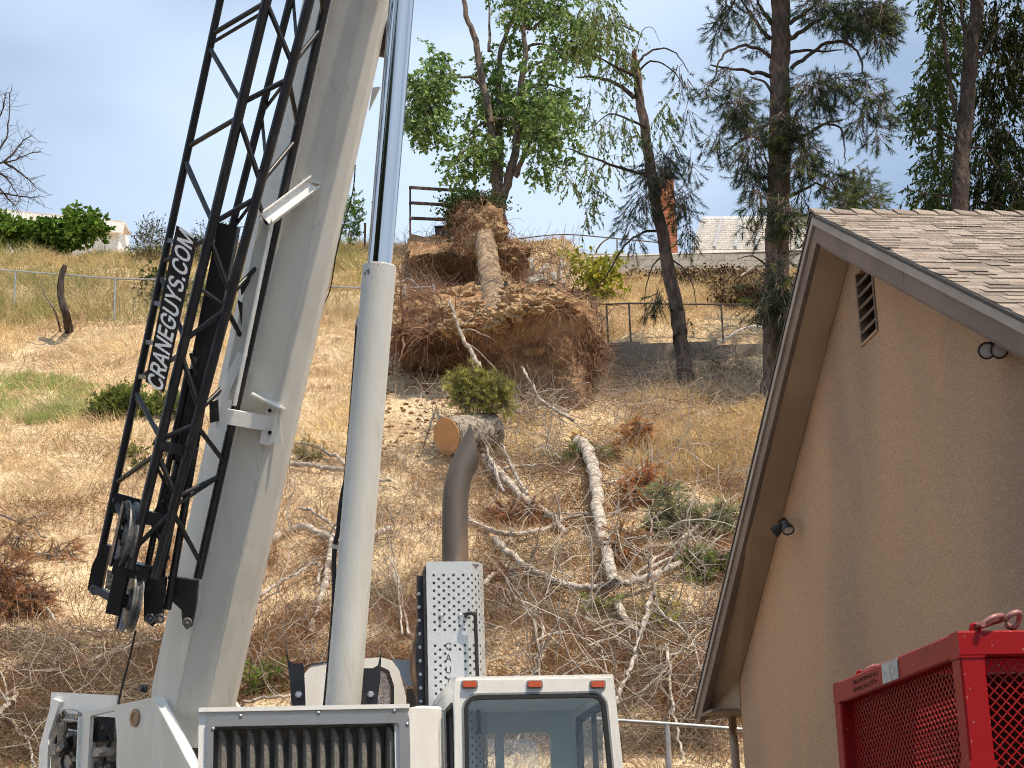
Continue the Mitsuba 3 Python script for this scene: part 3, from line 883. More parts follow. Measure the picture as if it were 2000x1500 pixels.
seal2 = wpoly.buffer(.022).difference(wpoly.buffer(.0105))
add('window_trim', prism(seal2, K0, KG, Z, KH, -.005, .02), 'm_grille_frame', cab)
wv, wf = prism(wpoly.buffer(-.012), K0, KG, Z, KH, 0, .001)
wmesh = trimesh.creation.triangulate_polygon(wpoly.buffer(-.012), engine='earcut')
add('windscreen', (K0 + wmesh[0][:, :1] * KG + wmesh[0][:, 1:2] * Z + KH * .012, np.asarray(wmesh[1])), 'm_tint', cab)
# side panels
for a0, nm in ((0.0, 'left'), (cw - .03, 'right')):
    op = Polygon([(.10, -.12), (cdp - .14, -.12), (cdp - .14, -.95), (.06, -.95)]).buffer(-.05).buffer(.05)
    side = Polygon([(.05, -.004), (cdp, -.004), (cdp, -1.5), (.05, -1.5)])
    add('side_panel', prism(side.difference(op), K(a0, 0, 0), KH, Z, KG, 0, .03), 'm_white_paint', cab)
    add('side_window_seal', prism(op.buffer(.012).difference(op.buffer(-.02)), K(a0, 0, 0), KH, Z, KG, -.006, .036), 'm_rubber', cab)
    tm_ = trimesh.creation.triangulate_polygon(op.buffer(-.015), engine='earcut')
    add('side_window', (K(a0 + .015, 0, 0) + tm_[0][:, :1] * KH + tm_[0][:, 1:2] * Z, np.asarray(tm_[1])), 'm_glass', cab)
    add('window_divider', bar(K(a0 + .015, .62, -.13), K(a0 + .015, .60, -.95), .03, .03, up=KG), 'm_rubber', cab)
# rear panel with two openings, seen through the windscreen
rw = [KP(x, y, cdp) for x, y in ((982, 1433), (1073, 1433))]
r1 = rrect(rw[0][0], -1.0, rw[1][0], rw[0][1], .04)
lw = KP(924, 1433, cdp)[0], KP(966, 1433, cdp)[0]
r2 = rrect(lw[0], -1.0, lw[1], rw[0][1], .02)
rear = Polygon([(.03, -.004), (cw - .03, -.004), (cw - .03, -1.5), (.03, -1.5)]).difference(r1).difference(r2)
add('rear_panel', prism(rear, K(0, cdp, 0), KG, Z, KH, -.03, 0), 'm_cab_interior', cab)
for rr_ in (r1, r2):
    tm_ = trimesh.creation.triangulate_polygon(rr_, engine='earcut')
    add('rear_window', (K(0, cdp - .012, 0) + tm_[0][:, :1] * KG + tm_[0][:, 1:2] * Z, np.asarray(tm_[1])), 'm_glass', cab)
add('roof', prism(rrect(-.006, .012, cw + .006, cdp + .02, .03), K(0, 0, 0), KG, KH, Z, -.02, .022), 'm_white_paint', cab, smooth=25)
add('headliner', obox(K(cw / 2, cdp / 2, -.045), [KG, KH, Z], [cw / 2 - .04, cdp / 2 - .06, .012]), 'm_cab_interior', cab)
add('dashboard', obox(K(cw / 2, .22, -1.18), [KG, KH, Z], [cw / 2 - .05, .16, .12]), 'm_dark_inside', cab)
add('steering_wheel', torus(K(cw / 2 - .05, .50, -1.02), V(0, -.6, .8), .21, .014, 28, 8), 'm_rubber', cab, smooth=True)
add('seat', cat([obox(K(cw / 2 - .05, .9, -1.25), [KG, KH, Z], [.22, .22, .06])]), 'm_rubber', cab)
for x in (917, 1044, 1167):                                               # amber marker lights
    a, z = KP(x, 1337)
    lens = prism(rrect(-.042, -.020, .042, .020, .010), K(a, -.002, z), KG, Z, -KH, 0, .026)
    lv = lens[0].copy()
    far = ((lv - K0) @ -KH) > .02
    cc = K(a, -.03, z)
    lv[far] = cc + (lv[far] - cc) * A3(.84, .84, .84)
    add('marker_light', (lv, lens[1]), 'm_amber', cab, smooth=40)
    add('marker_base', prism(rrect(-.047, -.024, .047, .024, .012), K(a, 0, z), KG, Z, -KH, 0, .008), 'm_grille_frame', cab)

# radiator housing beside the cab: white shell, bolted grey frame, dark vanes
B_ = -.02
g0, g1 = KP(388, 1394, B_), KP(800, 1381, B_)
top = (g0[1] + g1[1]) / 2
hx0, hx1 = g0[0], g1[0]
hx2 = -.02
shell = Polygon([(hx0, top), (hx1, top), (hx1, top - 1.5), (hx0, top - 1.5)])
fo = KP(412, 1400, B_), KP(800, 1386, B_)
inn = Polygon([(hx0 + .078, top - .075), (hx1 - .030 - .055, top - .075), (hx1 - .03 - .055, top - 1.2), (hx0 + .078, top - 1.2)]).buffer(-.012).buffer(.012)
rad = add('radiator_housing', prism(shell.difference(inn), K(0, B_, 0), KG, Z, KH, .012, .55), 'm_white_paint', crane)
fr = rrect(hx0 + .045, top - 1.4, hx1 - .002, top - .024, .035).difference(rrect(hx0 + .082, top - 1.2, hx1 - .062, top - .080, .012))
add('grille_frame', prism(fr, K(0, B_, 0), KG, Z, KH, -.010, .016), 'm_grille_frame', rad)
add('top_edge', obox(K((hx0 + hx1) / 2, .25, top + .012), [KG, KH, Z], [(hx1 - hx0) / 2, .29, .012]), 'm_white_paint', rad)
for x, y in ((470, 1399), (622, 1393), (770, 1389), (416, 1424), (795, 1415)):
    p = KP(x, y, B_)
    add('screw', lathe(K(p[0], B_ - .010, p[1]), -KH, [(0, .011), (.005, .010), (.008, .004), (.008, .001)], 12), 'm_screw', rad, smooth=30)
add('core', obox(K((hx0 + hx1) / 2 - .01, .22, top - .6), [KG, KH, Z], [(hx1 - hx0) / 2 - .06, .01, .56]), 'm_engine_grey', rad)
gx0, gx1 = hx0 + .088, hx1 - .072
ns = 13
pit = (gx1 - gx0) / ns
for i in range(ns):                                                        # vanes, half round in plan, tops cut on a slope
    x0 = gx0 + (i + .18) * pit
    pr = [(0, .11), (.004, .05), (.012, .015), (.028, .0), (.048, .004), (.058, .02), (.060, .05), (.050, .045), (.044, .026), (.028, .016), (.018, .03), (.012, .06), (.008, .11)]
    rg = []
    for zz, sc in ((top - 1.15, 1), (top - .17, 1), (top - .135, .8), (top - .098, .25)):
        rg.append([K(x0 + a * pit / .085 * (sc * .6 + .4), B_ + .035 + b, zz) for a, b in pr])
    add('vane', loft(rg), 'm_grille_slat', rad, smooth=50)
# the flank between grille and cab
fl = [K(hx1 - .004, B_ + .012, 0), K(hx1 + .03, B_ + .015, 0), K(-.10, B_ + .06, 0), K(-.035, .16, 0), K(-.03, .5, 0), K(hx1 - .004, .5, 0)]
ft = [KP(820, 1380)[1]] * 6
add('flank_panel', loft([[p + Z * (top - 1.5) for p in fl], [p + Z * (top + .004) for p in fl], [(p * .8 + K(-.07, .3, 0) * .2) + Z * (top + .022) for p in fl]]), 'm_white_paint', rad, smooth=30)
add('flank_seam', bar(K(-.062, .042, top - .02), K(-.062, .042, top - 1.4), .006, .004, up=KH), 'm_grille_frame', rad)

# exhaust: perforated guard bent round the pipe, handle, pipe with a bend
GB = 1.15
ga0, ga1 = KP(832, 1098, GB)[0], KP(948, 1110, GB)[0]
gz1 = KP(840, 1097, GB)[1]
gz0 = gz1 - 1.55
gwid = ga1 - ga0
arc_flat = gwid * .70
gr_ = gwid * .30


def gp(s_, z, off=0.0):
    """The guard's skin: flat front, then a quarter bend to the right."""
    if s_ < arc_flat:
        return K(ga0 + s_, GB - off, z)
    t = (s_ - arc_flat) / (gr_ * 1.25)
    rr_ = gr_ * 1.25
    return K(ga0 + arc_flat + math.sin(t) * (rr_ * .80 + off), GB + rr_ * (1 - math.cos(t)) - off * math.cos(t), z)


total = arc_flat + gr_ * 1.25 * 1.45
cols, rowsN = 15, 62
csx, csz = total / cols, 1.55 / rowsN
cells = []
angs = np.arange(8) * np.pi / 4 + np.pi / 8
for j in range(rowsN):
    zc = gz1 - (j + .5) * csz
    jj = j
    for i in range(cols):
        s0_ = i * csx
        hol = (i + j) % 2 == 0 and 0 < i < cols and j > 2 and j not in (18, 19, 20)
        if hol and 4 <= i <= 6 and 23 <= j:
            hol = False
        cx_, cz_ = s0_ + csx / 2, zc
        sq = [(-.5, -.5), (0, -.5), (.5, -.5), (.5, 0), (.5, .5), (0, .5), (-.5, .5), (-.5, 0)]
        ov = [gp(cx_ + a * csx, cz_ + b * csz) for a, b in sq]
        if hol:
            oa = np.arctan2([b for a, b in sq], [a for a, b in sq])
            hr = .0088
            iv = [gp(cx_ + hr * math.cos(t), cz_ + hr * math.sin(t)) for t in oa]
            ib = [p + KH * .004 for p in iv]
            k = np.arange(8)
            f = np.vstack([np.stack([k, (k + 1) % 8, (k + 1) % 8 + 8], 1), np.stack([k, (k + 1) % 8 + 8, k + 8], 1), np.stack([k + 8, (k + 1) % 8 + 8, (k + 1) % 8 + 16], 1), np.stack([k + 8, (k + 1) % 8 + 16, k + 16], 1)])
            cells.append((np.array(ov + iv + ib), f))
        else:
            cells.append((np.array(ov), np.array([[0, 1, 7], [1, 2, 3], [1, 3, 7], [7, 3, 5], [3, 4, 5], [7, 5, 6]])))
_m = trimesh.Trimesh(*cat(cells), process=False)
_m.merge_vertices(digits_vertex=5)
guard = add('exhaust_guard', (np.asarray(_m.vertices), np.asarray(_m.faces)), 'm_guard', crane, smooth=40)
add('guard_side', obox(K(ga0 - .012, GB + .10, (gz0 + gz1) / 2 - .02), [KG, KH, Z], [.008, .10, .74]), 'm_black_steel', guard)
add('guard_bracket', obox(K(ga0 - .035, GB + .12, gz1 - .9), [KG, KH, Z], [.03, .07, .50]), 'm_black_steel', guard)
add('guard_bracket', obox(K(ga0 - .025, GB + .13, gz1 - .25), [KG, KH, Z], [.028, .06, .17]), 'm_black_steel', guard)
for i in range(9):
    add('bolt', lathe(K(ga0 - .045, GB + .048, gz1 - .20 - i * .085), -KH, [(0, .012), (.01, .010), (.012, .002)], 10), 'm_screw', guard, smooth=30)
add('added_liner', obox(K(ga0 + gwid * .45, GB + .075, (gz0 + gz1) / 2), [KG, KH, Z], [gwid * .47, .003, .76]), 'm_exhaust', guard)  # added plate behind the holes, blocks the bright view through them
add('added_guard_back', obox(K(ga0 + gwid * .5, GB + .34, (gz0 + gz1) / 2), [KG, KH, Z], [gwid * .5, .004, .76]), 'm_exhaust', guard)  # added to close the guard so its inside stays dark
add('added_guard_top', obox(K(ga0 + gwid * .45, GB + .17, gz1 - .02), [KG, KH, Z], [gwid * .44, .165, .003]), 'm_exhaust', guard)  # added lid, keeps daylight out of the guard
add('muffler', cyl(K(ga0 + gwid * .52, GB + .20, gz1 - .06), K(ga0 + gwid * .52, GB + .20, gz0), .115, 24), 'm_exhaust', guard, smooth=40)
for x in (862, 899):
    a, z = KP(x, 1203, GB)
    add('latch', cat([lathe(K(a, GB - .002, z), -KH, [(0, .016), (.008, .015), (.014, .008), (.015, .001)], 14), obox(K(a, GB - .008, z - .016), [KG, KH, Z], [.005, .006, .014])]), 'm_screw', guard, smooth=30)
hx, hz = KP(926, 1203, GB)
hpts = [K(hx - .052, GB - .004, hz), K(hx - .05, GB - .06, hz + .004), K(hx - .02, GB - .072, hz + .006), K(hx - .002, GB - .072, hz - .012), K(hx, GB - .072, hz - .05), K(hx + .004, GB - .072, hz - .75)]
add('grab_handle', tube(spline(hpts, 5), .0125, 10), 'm_rubber', guard, smooth=True)
for i, chh in enumerate('CAUTION'):                                        # stencilled letters, one below the other
    a, z = KP(876, 1262 + i * 23.2, GB)
    tm = meshkit.text_mesh(chh, .042, .002)
    tv = np.array(tm.vertices)
    tv[:, :2] -= (tv[:, :2].max(0) + tv[:, :2].min(0)) / 2
    add('letter', (K(a, GB - .001, z) + tv[:, :1] * KG + tv[:, 1:2] * Z - tv[:, 2:] * KH, np.asarray(tm.faces)), 'm_rubber', guard)
pb = GB + .17
pc = spline([kpl(x, y, pb) for x, y in ((890, 1180), (889, 1060), (889, 1000), (891, 963), (899, 925), (912, 897))], 6)
ndir = unit(pc[-1] - pc[-2])
pip = add('exhaust_pipe', tube(pc, .086, 28, caps=False), 'm_exhaust', crane, smooth=60)
cutv, cutf = tube([pc[-1] - ndir * .002, pc[-1] + ndir * .115], .0855, 28, caps=False)
tip = cutv.copy()                                                          # the end is cut on the slant
m_ = np.arange(len(tip)) >= 28
perp = unit(KG - (KG @ ndir) * ndir)
rel = (tip[m_] - (pc[-1] + ndir * .115)) @ perp
tip[m_] -= ndir * (rel[:, None] * 1.25)
add('pipe_tip', (tip, cutf), 'm_exhaust', pip, smooth=60)
add('pipe_inside', tube([pc[-1], pc[-6]], .080, 20), 'm_dark_inside', pip)
gpipe = spline([kpl(x, y, GB + .1) for x, y in ((818, 1250), (810, 1290), (814, 1335), (826, 1368), (838, 1385))], 5)
add('intake_pipe', tube(gpipe, .032, 14), 'm_rust_pipe', guard, smooth=60)

# operator's cab of the upper works, behind the lift cylinder, and the two black rests in front of it
oc = 2.2


def olist(pts, b):
    return [tuple(KP(x, y, b)) for x, y in pts]


opanel = Polygon(olist([(594, 1600), (594, 1316), (612, 1296), (640, 1290), (745, 1284), (766, 1290), (780, 1310), (793, 1360), (800, 1600)], oc))
owin = Polygon(olist([(700, 1600), (700, 1330), (712, 1312), (745, 1306), (757, 1312), (766, 1340), (768, 1600)], oc))
ocab = add('operator_cab', prism(opanel.difference(owin), K(0, oc, 0), KG, Z, KH, 0, .06), 'm_white_paint', crane)
add('window_seal', prism(owin.buffer(.012).difference(owin.buffer(-.012)), K(0, oc, 0), KG, Z, KH, -.006, .03), 'm_rubber', ocab)
tm_ = trimesh.creation.triangulate_polygon(owin.buffer(-.01), engine='earcut')
add('window', (K(0, oc + .02, 0) + tm_[0][:, :1] * KG + tm_[0][:, 1:2] * Z, np.asarray(tm_[1])), 'm_glass', ocab)
sp = olist([(766, 1287), (800, 1289), (832, 1292), (832, 1345), (792, 1338), (781, 1312)], oc + .05)
add('side_glass', prism(sp, K(0, oc + .06, 0), KG, Z, KH, 0, .03), 'm_canvas', ocab)
add('side_glass', prism(olist([(794, 1344), (834, 1350), (834, 1600), (800, 1600)], oc + .05), K(0, oc + .06, 0), KG, Z, KH, 0, .02), 'm_dark_inside', ocab)
add('side_panel', prism(olist([(594, 1320), (594, 1600), (560, 1600), (575, 1330)], oc + .06), K(0, oc + .07, 0), KG, Z, KH, 0, .05), 'm_boom_paint', ocab) if False else None
add('door_seam', bar(kpl(598, 1300, oc - .004), kpl(640, 1292, oc - .004), .008, .008), 'm_rubber', ocab)
for pts, bx, by in (([(557, 1258), (564, 1290), (573, 1298), (590, 1296), (594, 1305), (597, 1385), (570, 1385), (566, 1330)], 583, 1357), ([(745, 1268), (738, 1300), (728, 1306), (706, 1306), (700, 1318), (703, 1385), (735, 1385), (742, 1330)], 724, 1357)):
    rest_ = add('boom_rest', prism(olist(pts, 1.75), K(0, 1.75, 0), KG, Z, KH, -.03, .03), 'm_black_steel', crane)
    p = KP(bx, by, 1.72)
    add('bolt', lathe(K(p[0], 1.72, p[1]), -KH, [(0, .026), (.012, .026), (.02, .018), (.021, .002)], 6), 'm_screw', rest_)
# what carries it all, below the picture
add('chassis', obox(K(-.35, 3.2, -1.95), [KG, KH, Z], [1.15, 3.1, .12]), 'm_black_steel', crane)
for a in (-1.3, .62):
    for b in (.9, 3.9, 5.2):
        c = K(a, b, -2.22)
        wk = add('wheel', lathe(c - KG * .14, KG, [(0, .2), (0, .40), (.03, .48), (.14, .5), (.25, .48), (.28, .40), (.28, .2)], 32), 'm_rubber', crane, smooth=35)
        add('rim', lathe(c - KG * .15, KG, [(0, .02), (.02, .2), (.28, .2), (.30, .02)], 24), 'm_white_paint', wk, smooth=35)
add('slew_ring', cyl(V(-1.75, 12.7, .75), V(-1.75, 12.7, 2.2), .55, 32), 'm_boom_paint', turret, smooth=40)

# ================================================================== CAGE: red basket of tube and expanded metal
_pg = math.radians(-7.0)
EH, EG = V(math.sin(_pg), math.cos(_pg), 0), V(math.cos(_pg), -math.sin(_pg), 0)
E0 = atY(1870, 1232, 5.6)
cage = thing('red_cage', 'red steel cage with expanded metal sides, by the stucco wall', 'cage')


def EP(a, b, z):
    return E0 + EG * a + EH * b + Z * z


TW, CD, CW, CHT = .078, 1.36, 1.15, 2.2
h = TW / 2


def rtube(p0, p1, name='post', w=TW):
    t = unit(p1 - p0)
    a = EG if abs(t @ EG) < .5 else EH
    b = np.cross(t, a)
    L = np.linalg.norm(p1 - p0)
    c = .006
    hw = w / 2
    sec = [(-hw + c, -hw), (hw - c, -hw), (hw, -hw + c), (hw, hw - c), (hw - c, hw), (-hw + c, hw), (-hw, hw - c), (-hw, -hw + c)]
    add(name, loft([[p0 + a * x + b * y for x, y in sec], [p1 + a * x + b * y for x, y in sec]]), 'm_red', cage, smooth=25)


for a in (h, CW - h):
    for b in (h, CD - h):
        rtube(EP(a, b, -TW - .002), EP(a, b, -CHT))
for b in (h, CD - h):
    rtube(EP(0, b, -h), EP(CW, b, -h), 'rail')
    rtube(EP(TW, b, -CHT + .15), EP(CW - TW, b, -CHT + .15), 'rail')
for a in (h, CW - h):
    rtube(EP(a, TW + .001, -h - .0005), EP(a, CD - TW - .001, -h - .0005), 'rail')
    rtube(EP(a, TW + .001, -CHT + .15), EP(a, CD - TW - .001, -CHT + .15), 'rail')


def mesh_panel(o, e1, e2, n, L1, L2, dx, dz, mat, name='mesh_panel'):
    """Expanded metal: slanting strands with flattened knuckles, all of one sheet."""
    parts = []
    nx, nz = int(L1 / dx), int(L2 / dz)
    for j in range(nz):
        for i in range(nx):
            for sgn in (1, -1):
                p = np.array([i * dx + dx / 2 + (dx / 2 if j % 2 else 0), j * dz + 0.0])
                a = o + e1 * p[0] + e2 * p[1]
                b = a + e1 * sgn * dx / 2 + e2 * dz
                parts.append((a, b, sgn))
    A = np.array([p[0] for p in parts])
    Bp = np.array([p[1] for p in parts])
    t = unit(Bp - A)
    s = np.cross(t, n)
    hw, ht = .0021, .0018
    q = []
    for P_ in (A, Bp):
        for u_, v_ in ((-1, -1), (1, -1), (1, 1), (-1, 1)):
            q.append(P_ + s * hw * u_ + n * ht * v_)
    v = np.stack(q, 1)
    f = []
    for k in range(4):
        f += [[k, (k + 1) % 4, (k + 1) % 4 + 4], [k, (k + 1) % 4 + 4, k + 4]]
    F_ = (np.array(f)[None] + (np.arange(len(A)) * 8)[:, None, None]).reshape(-1, 3)
    add(name, (v.reshape(-1, 3), F_), mat, cage, kind='stuff')


mesh_panel(EP(TW, h, -CHT + .19), EG, Z, -EH, CW - 2 * TW, CHT - .19 - TW, .0335, .0165, 'm_red')
mesh_panel(EP(h, TW, -CHT + .19), EH, Z, -EG, CD - 2 * TW, CHT - .19 - TW, .0335, .0165, 'm_red')
mesh_panel(EP(TW, TW, -.055), EG, EH, Z, CW - 2 * TW, CD - 2 * TW, .0335, .0165, 'm_red')
add('sheet_panel', obox(EP(CW - h + .01, CD / 2, -CHT / 2), [EG, EH, Z], [.004, CD / 2 - TW, CHT / 2 - TW - .001]), 'm_red_dull', cage)
add('sheet_panel', obox(EP(CW / 2, CD - h + .01, -CHT / 2), [EG, EH, Z], [CW / 2 - TW, .004, CHT / 2 - TW - .001]), 'm_red_dull', cage)
add('floor_plate', obox(EP(CW / 2, CD / 2, -CHT + .18), [EG, EH, Z], [CW / 2 - .02, CD / 2 - .02, .012]), 'm_red_dull', cage)
add('weld_seam', bar(EP(-.001, h * 2 - .002, -TW - .001), EP(-.001, 0, -TW - .001), .006, .006), 'm_red', cage)
add('weld_seam', bar(EP(0, -.001, -TW - .001), EP(TW, -.001, -TW - .001), .006, .006), 'm_red', cage)
add('sleeve', obox(EP(h, h, -TW - .53), [EG, EH, Z], [h + .004, h + .004, .22]), 'm_red', cage)
add('added_roof_sheet', obox(EP(CW / 2, .50 + (CD - .5) / 2 - TW / 2, -.072), [EG, EH, Z], [CW / 2 - TW, (CD - .5) / 2 - TW / 2, .003]), 'm_red_dull', cage)  # added sheet, keeps the sun out so the cage inside is dark
add('hinge_bar', obox(EP(h - .02, CD + .02, -.75), [EG, EH, Z], [.03, .04, .40]), 'm_dark_iron', cage)
# maker's plate and faded hand lettering on the left rail
add('maker_plate', obox(EP(-.0025, .665, -h), [EG, EH, Z], [.0015, .085, .034]), 'm_label_grey', cage)
r = np.random.default_rng(12)
scr = []
for b0_, b1_, rows_ in ((.82, 1.10, 2),):
    for k in range(rows_):
        x = b1_
        while x > b0_:
            l = r.uniform(.01, .03)
            zz = -h + .012 - k * .026
            scr.append(bar(EP(-.002, x, zz + r.normal() * .003), EP(-.002, x - l, zz + r.normal() * .005), .0016, .0016))
            scr.append(bar(EP(-.002, x - l * .4, zz + .008), EP(-.002, x - l * .5, zz - .008), .0016, .0016))
            x -= l + .008
add('hand_lettering', cat(scr), 'm_dark_inside', cage)
# shackles lying on the top corners
for a0, b0_, sc_k in ((.11, .02, .74), (.07, 1.12, .58)):
    c = EP(a0, b0_, .03 * sc_k)
    pts = spline([c + (EG * x + EH * y + Z * z) * sc_k for x, y, z in ((-.05, -.035, -.01), (.0, -.045, .02), (.05, -.02, .03), (.06, .02, .02), (.02, .045, .01), (-.04, .035, -.01))], 5)
    add('shackle', tube(pts, .012 * sc_k, 9), 'm_shackle', cage, smooth=True)
    add('shackle_pin', cyl(c + (EG * -.05 - EH * .06 - Z * .008) * sc_k, c + (EG * -.05 + EH * .06 - Z * .008) * sc_k, .013 * sc_k, 12), 'm_shackle', cage, smooth=40)
    pts = spline([c + (EG * x + EH * y + Z * z) * sc_k for x, y, z in ((.06, -.01, .01), (.09, -.03, .035), (.125, -.02, .04), (.135, .02, .02), (.12, .03, -.01), (.08, .02, -.005))], 5)
    add('shackle', tube(pts, .013 * sc_k, 9), 'm_shackle', cage, smooth=True)
    add('lifting_eye', torus(c + EG * -.06 * sc_k - Z * .02 * sc_k, EH, .020 * sc_k, .009 * sc_k, 18, 8), 'm_red', cage, smooth=True)

# ================================================================== HILL: fences, walls and houses along the crest


def gnd(x, y):
    return V(x, y, float(ground_z(x, y)))


def chain_link(k, p0, p1, h0, h1, pitch=.09, rad=.0016):
    """Diamond wire mesh between two foot points, joined into one part."""
    L = np.linalg.norm(p1[:2] - p0[:2])
    n = int(L / pitch)
    hgt = h1 - h0
    A_, B_ = [], []
    for i in range(-int(hgt / pitch), n + 1):
        for sgn in (1, -1):
            x0, x1 = (i * pitch, i * pitch + hgt)
            t0, t1 = max(0, -x0 / hgt), min(1, (L - x0) / hgt)
            if t1 <= t0:
                continue
            a, b = (x0 + t0 * hgt) / L, (x0 + t1 * hgt) / L
            za, zb = (t0, t1) if sgn > 0 else (1 - t0, 1 - t1)
            A_.append(p0 + (p1 - p0) * a + Z * (h0 + hgt * za))
            B_.append(p0 + (p1 - p0) * b + Z * (h0 + hgt * zb))
    P_ = np.stack([np.array(A_), np.array(B_)], 1)
    add('wire_mesh', batch_tubes(P_, np.full(P_.shape[:2], rad), 3), 'm_chain', k, kind='stuff')


def fence(label, feet, height, mat, rp=.024, mesh=True, rail_r=.02, grp=None, post_every=True):
    k = thing('chain_link_fence', label, 'fence', grp)
    tops = [f + Z * height for f in feet]
    for f, t in zip(feet, tops):
        add('post', cyl(f - Z * .3, t + Z * .02, rp, 10), mat, k, smooth=40)
    for a, b in zip(tops, tops[1:]):
        add('top_rail', cyl(a, b, rail_r, 8), mat, k, smooth=40)
    if mesh:
        for a, b in zip(feet, feet[1:]):
            chain_link(k, a, b, .04, height - .01, .11)
    return k


# left fence half way up the hill
lf = [G(x, y) for x, y in ((-260, 592), (-120, 595), (27, 608), (223, 627), (420, 632), (560, 640), (708, 650))]
fence('grey chain link fence crossing the upper left slope', lf, 1.02, 'm_galv')
gp0, gp1 = G(792, 625), G(848, 622)
gate = thing('small_gate', 'small grey tube gate beside the dark root mass', 'gate')
for p in (gp0, gp1):
    add('post', cyl(p - Z * .2, p + Z * .8, .03, 10), 'm_galv', gate, smooth=40)
for hh in (.12, .74):
    add('rail', cyl(gp0 + Z * hh, gp1 + Z * hh, .022, 8), 'm_galv', gate, smooth=40)
# right fence on the retaining wall
Yr = 36.5
rf = []
for x, y in ((1188, 668), (1232, 666), (1413, 668), (1590, 670)):
    p = atY(x, y, Yr)
    rf.append(p)
k = fence('rusty chain link fence on the low retaining wall', rf, .82, 'm_galv_dark', .02, True, .018)
# low retaining wall under it
rw_ = thing('retaining_wall', 'low grey brown retaining wall below the rusty fence', 'wall')
wpts = [atY(x, y, Yr - .35) for x, y in ((1150, 673), (1250, 671), (1400, 672), (1620, 674))]
for i, (a, b) in enumerate(zip(wpts, wpts[1:])):
    d = unit((b - a) * V(1, 1, 0))
    nrm = np.cross(d, Z)
    add('wall_section', obox((a + b) / 2 - Z * .45, [d, nrm, Z], [np.linalg.norm((b - a)[:2]) / 2 - .004, .10, .45]), 'm_retaining', rw_)
# fence on the crest, behind the rubble
cf = [atY(x, y, 50.5) for x, y in ((1020, 490), (1098, 505), (1205, 512), (1330, 530))]
kf = thing('chain_link_fence', 'thin chain link fence on the crest behind the rubble', 'fence')
ctops = [atY(x, y, 50.5) for x, y in ((1000, 468), (1098, 458), (1205, 466), (1330, 478))]
for f, t in zip(cf[1:3], ctops[1:3]):
    add('post', cyl(f - Z * .5, t, .022, 8), 'm_galv_dark', kf, smooth=40)
add('top_rail', tube(spline(ctops, 6), .018, 8), 'm_galv_dark', kf, smooth=True)
# near fence at the foot of the hill, beside the house corner
nf = [atY(x, y, 17.6) for x, y in ((1085, 1400), (1303, 1414), (1500, 1429))]
kn = thing('chain_link_fence', 'galvanised chain link fence between the cab and the house corner', 'fence')
for t in nf:
    add('post', cyl(gnd(t[0], t[1]) - Z * .3, t, .024, 12), 'm_galv', kn, smooth=40)
add('top_rail', tube(spline(nf, 3), .021, 12), 'm_galv', kn, smooth=40)
fb = [gnd(t[0], t[1]) for t in nf]
for a, b, t in zip(fb, fb[1:], nf[1:]):
    chain_link(kn, a, b, .04, nf[1][2] - fb[1][2] - .01, .065, .0014)

# block wall on the crest: blocks in courses
bw_ = thing('block_wall', 'pale concrete block wall along the crest at the right', 'wall')
BWY = 53.0
w0, w1 = atY(1030, 497, BWY), atY(1640, 499, BWY)
wd = unit((w1 - w0) * V(1, 1, 0))
wn = np.cross(wd, Z)
Lw = np.linalg.norm(w1 - w0)
bl, bh = .40, .20
add('mortar', obox((w0 + w1) / 2 - Z * .55, [wd, wn, Z], [Lw / 2, .07, .55]), 'm_mortar', bw_)
nb = 0
for j in range(4):
    x = -.2 if j % 2 else 0.0
    while x < Lw:
        a, b = max(x, 0), min(x + bl - .012, Lw)
        if b - a > .06:
            zz = w0[2] + (w1[2] - w0[2]) * (a / Lw) - (j + .5) * bh
            c = w0 + wd * (a + b) / 2
            add('block', obox(V(c[0], c[1], zz), [wd, wn, Z], [(b - a) / 2, .082 + .003 * ((nb * 7) % 3), bh / 2 - .006]), ('m_concrete_block', 'm_concrete_block_2')[(nb * 5 + j) % 3 == 0], bw_)
            nb += 1
        x += bl
add('cap', obox((w0 + w1) / 2 + Z * .02, [wd, wn, Z], [Lw / 2, .10, .02]), 'm_white_house', bw_)

# white patio cover beyond it: beam, sloping slats, posts
pg = thing('patio_cover', 'white slatted patio cover behind the block wall', 'patio cover')
PY = 57.0
pa, pb_ = atY(1372, 432, PY + 3.0), atY(1640, 430, PY + 3.0)
qa, qb = atY(1355, 494, PY), atY(1640, 494, PY)
add('back_beam', bar(pa, pb_, .12, .30), 'm_white_wood', pg)
add('front_beam', bar(qa, qb, .12, .16), 'm_white_wood', pg)
pd = unit(pb_ - pa)
for i in range(8):
    t = i / 7.0
    add('rafter', bar(qa + (qb - qa) * t + Z * .16, pa + (pb_ - pa) * t + Z * .05, .09, .16), 'm_grey_wood', pg)
for i in range(16):
    t = (i + .5) / 16
    a, b = qa + (pa - qa) * t, qb + (pb_ - qb) * t
    add('slat', bar(a + Z * .10, b + Z * .10, .19, .03), 'm_white_wood', pg)
for t in (.02, .5, .98):
    for p0_, p1_ in ((qa, qb), (pa, pb_)):
        p = p0_ + (p1_ - p0_) * t
        add('post', bar(V(p[0], p[1], ground_z(p[0], p[1]) - .2), p, .12), 'm_white_wood', pg)

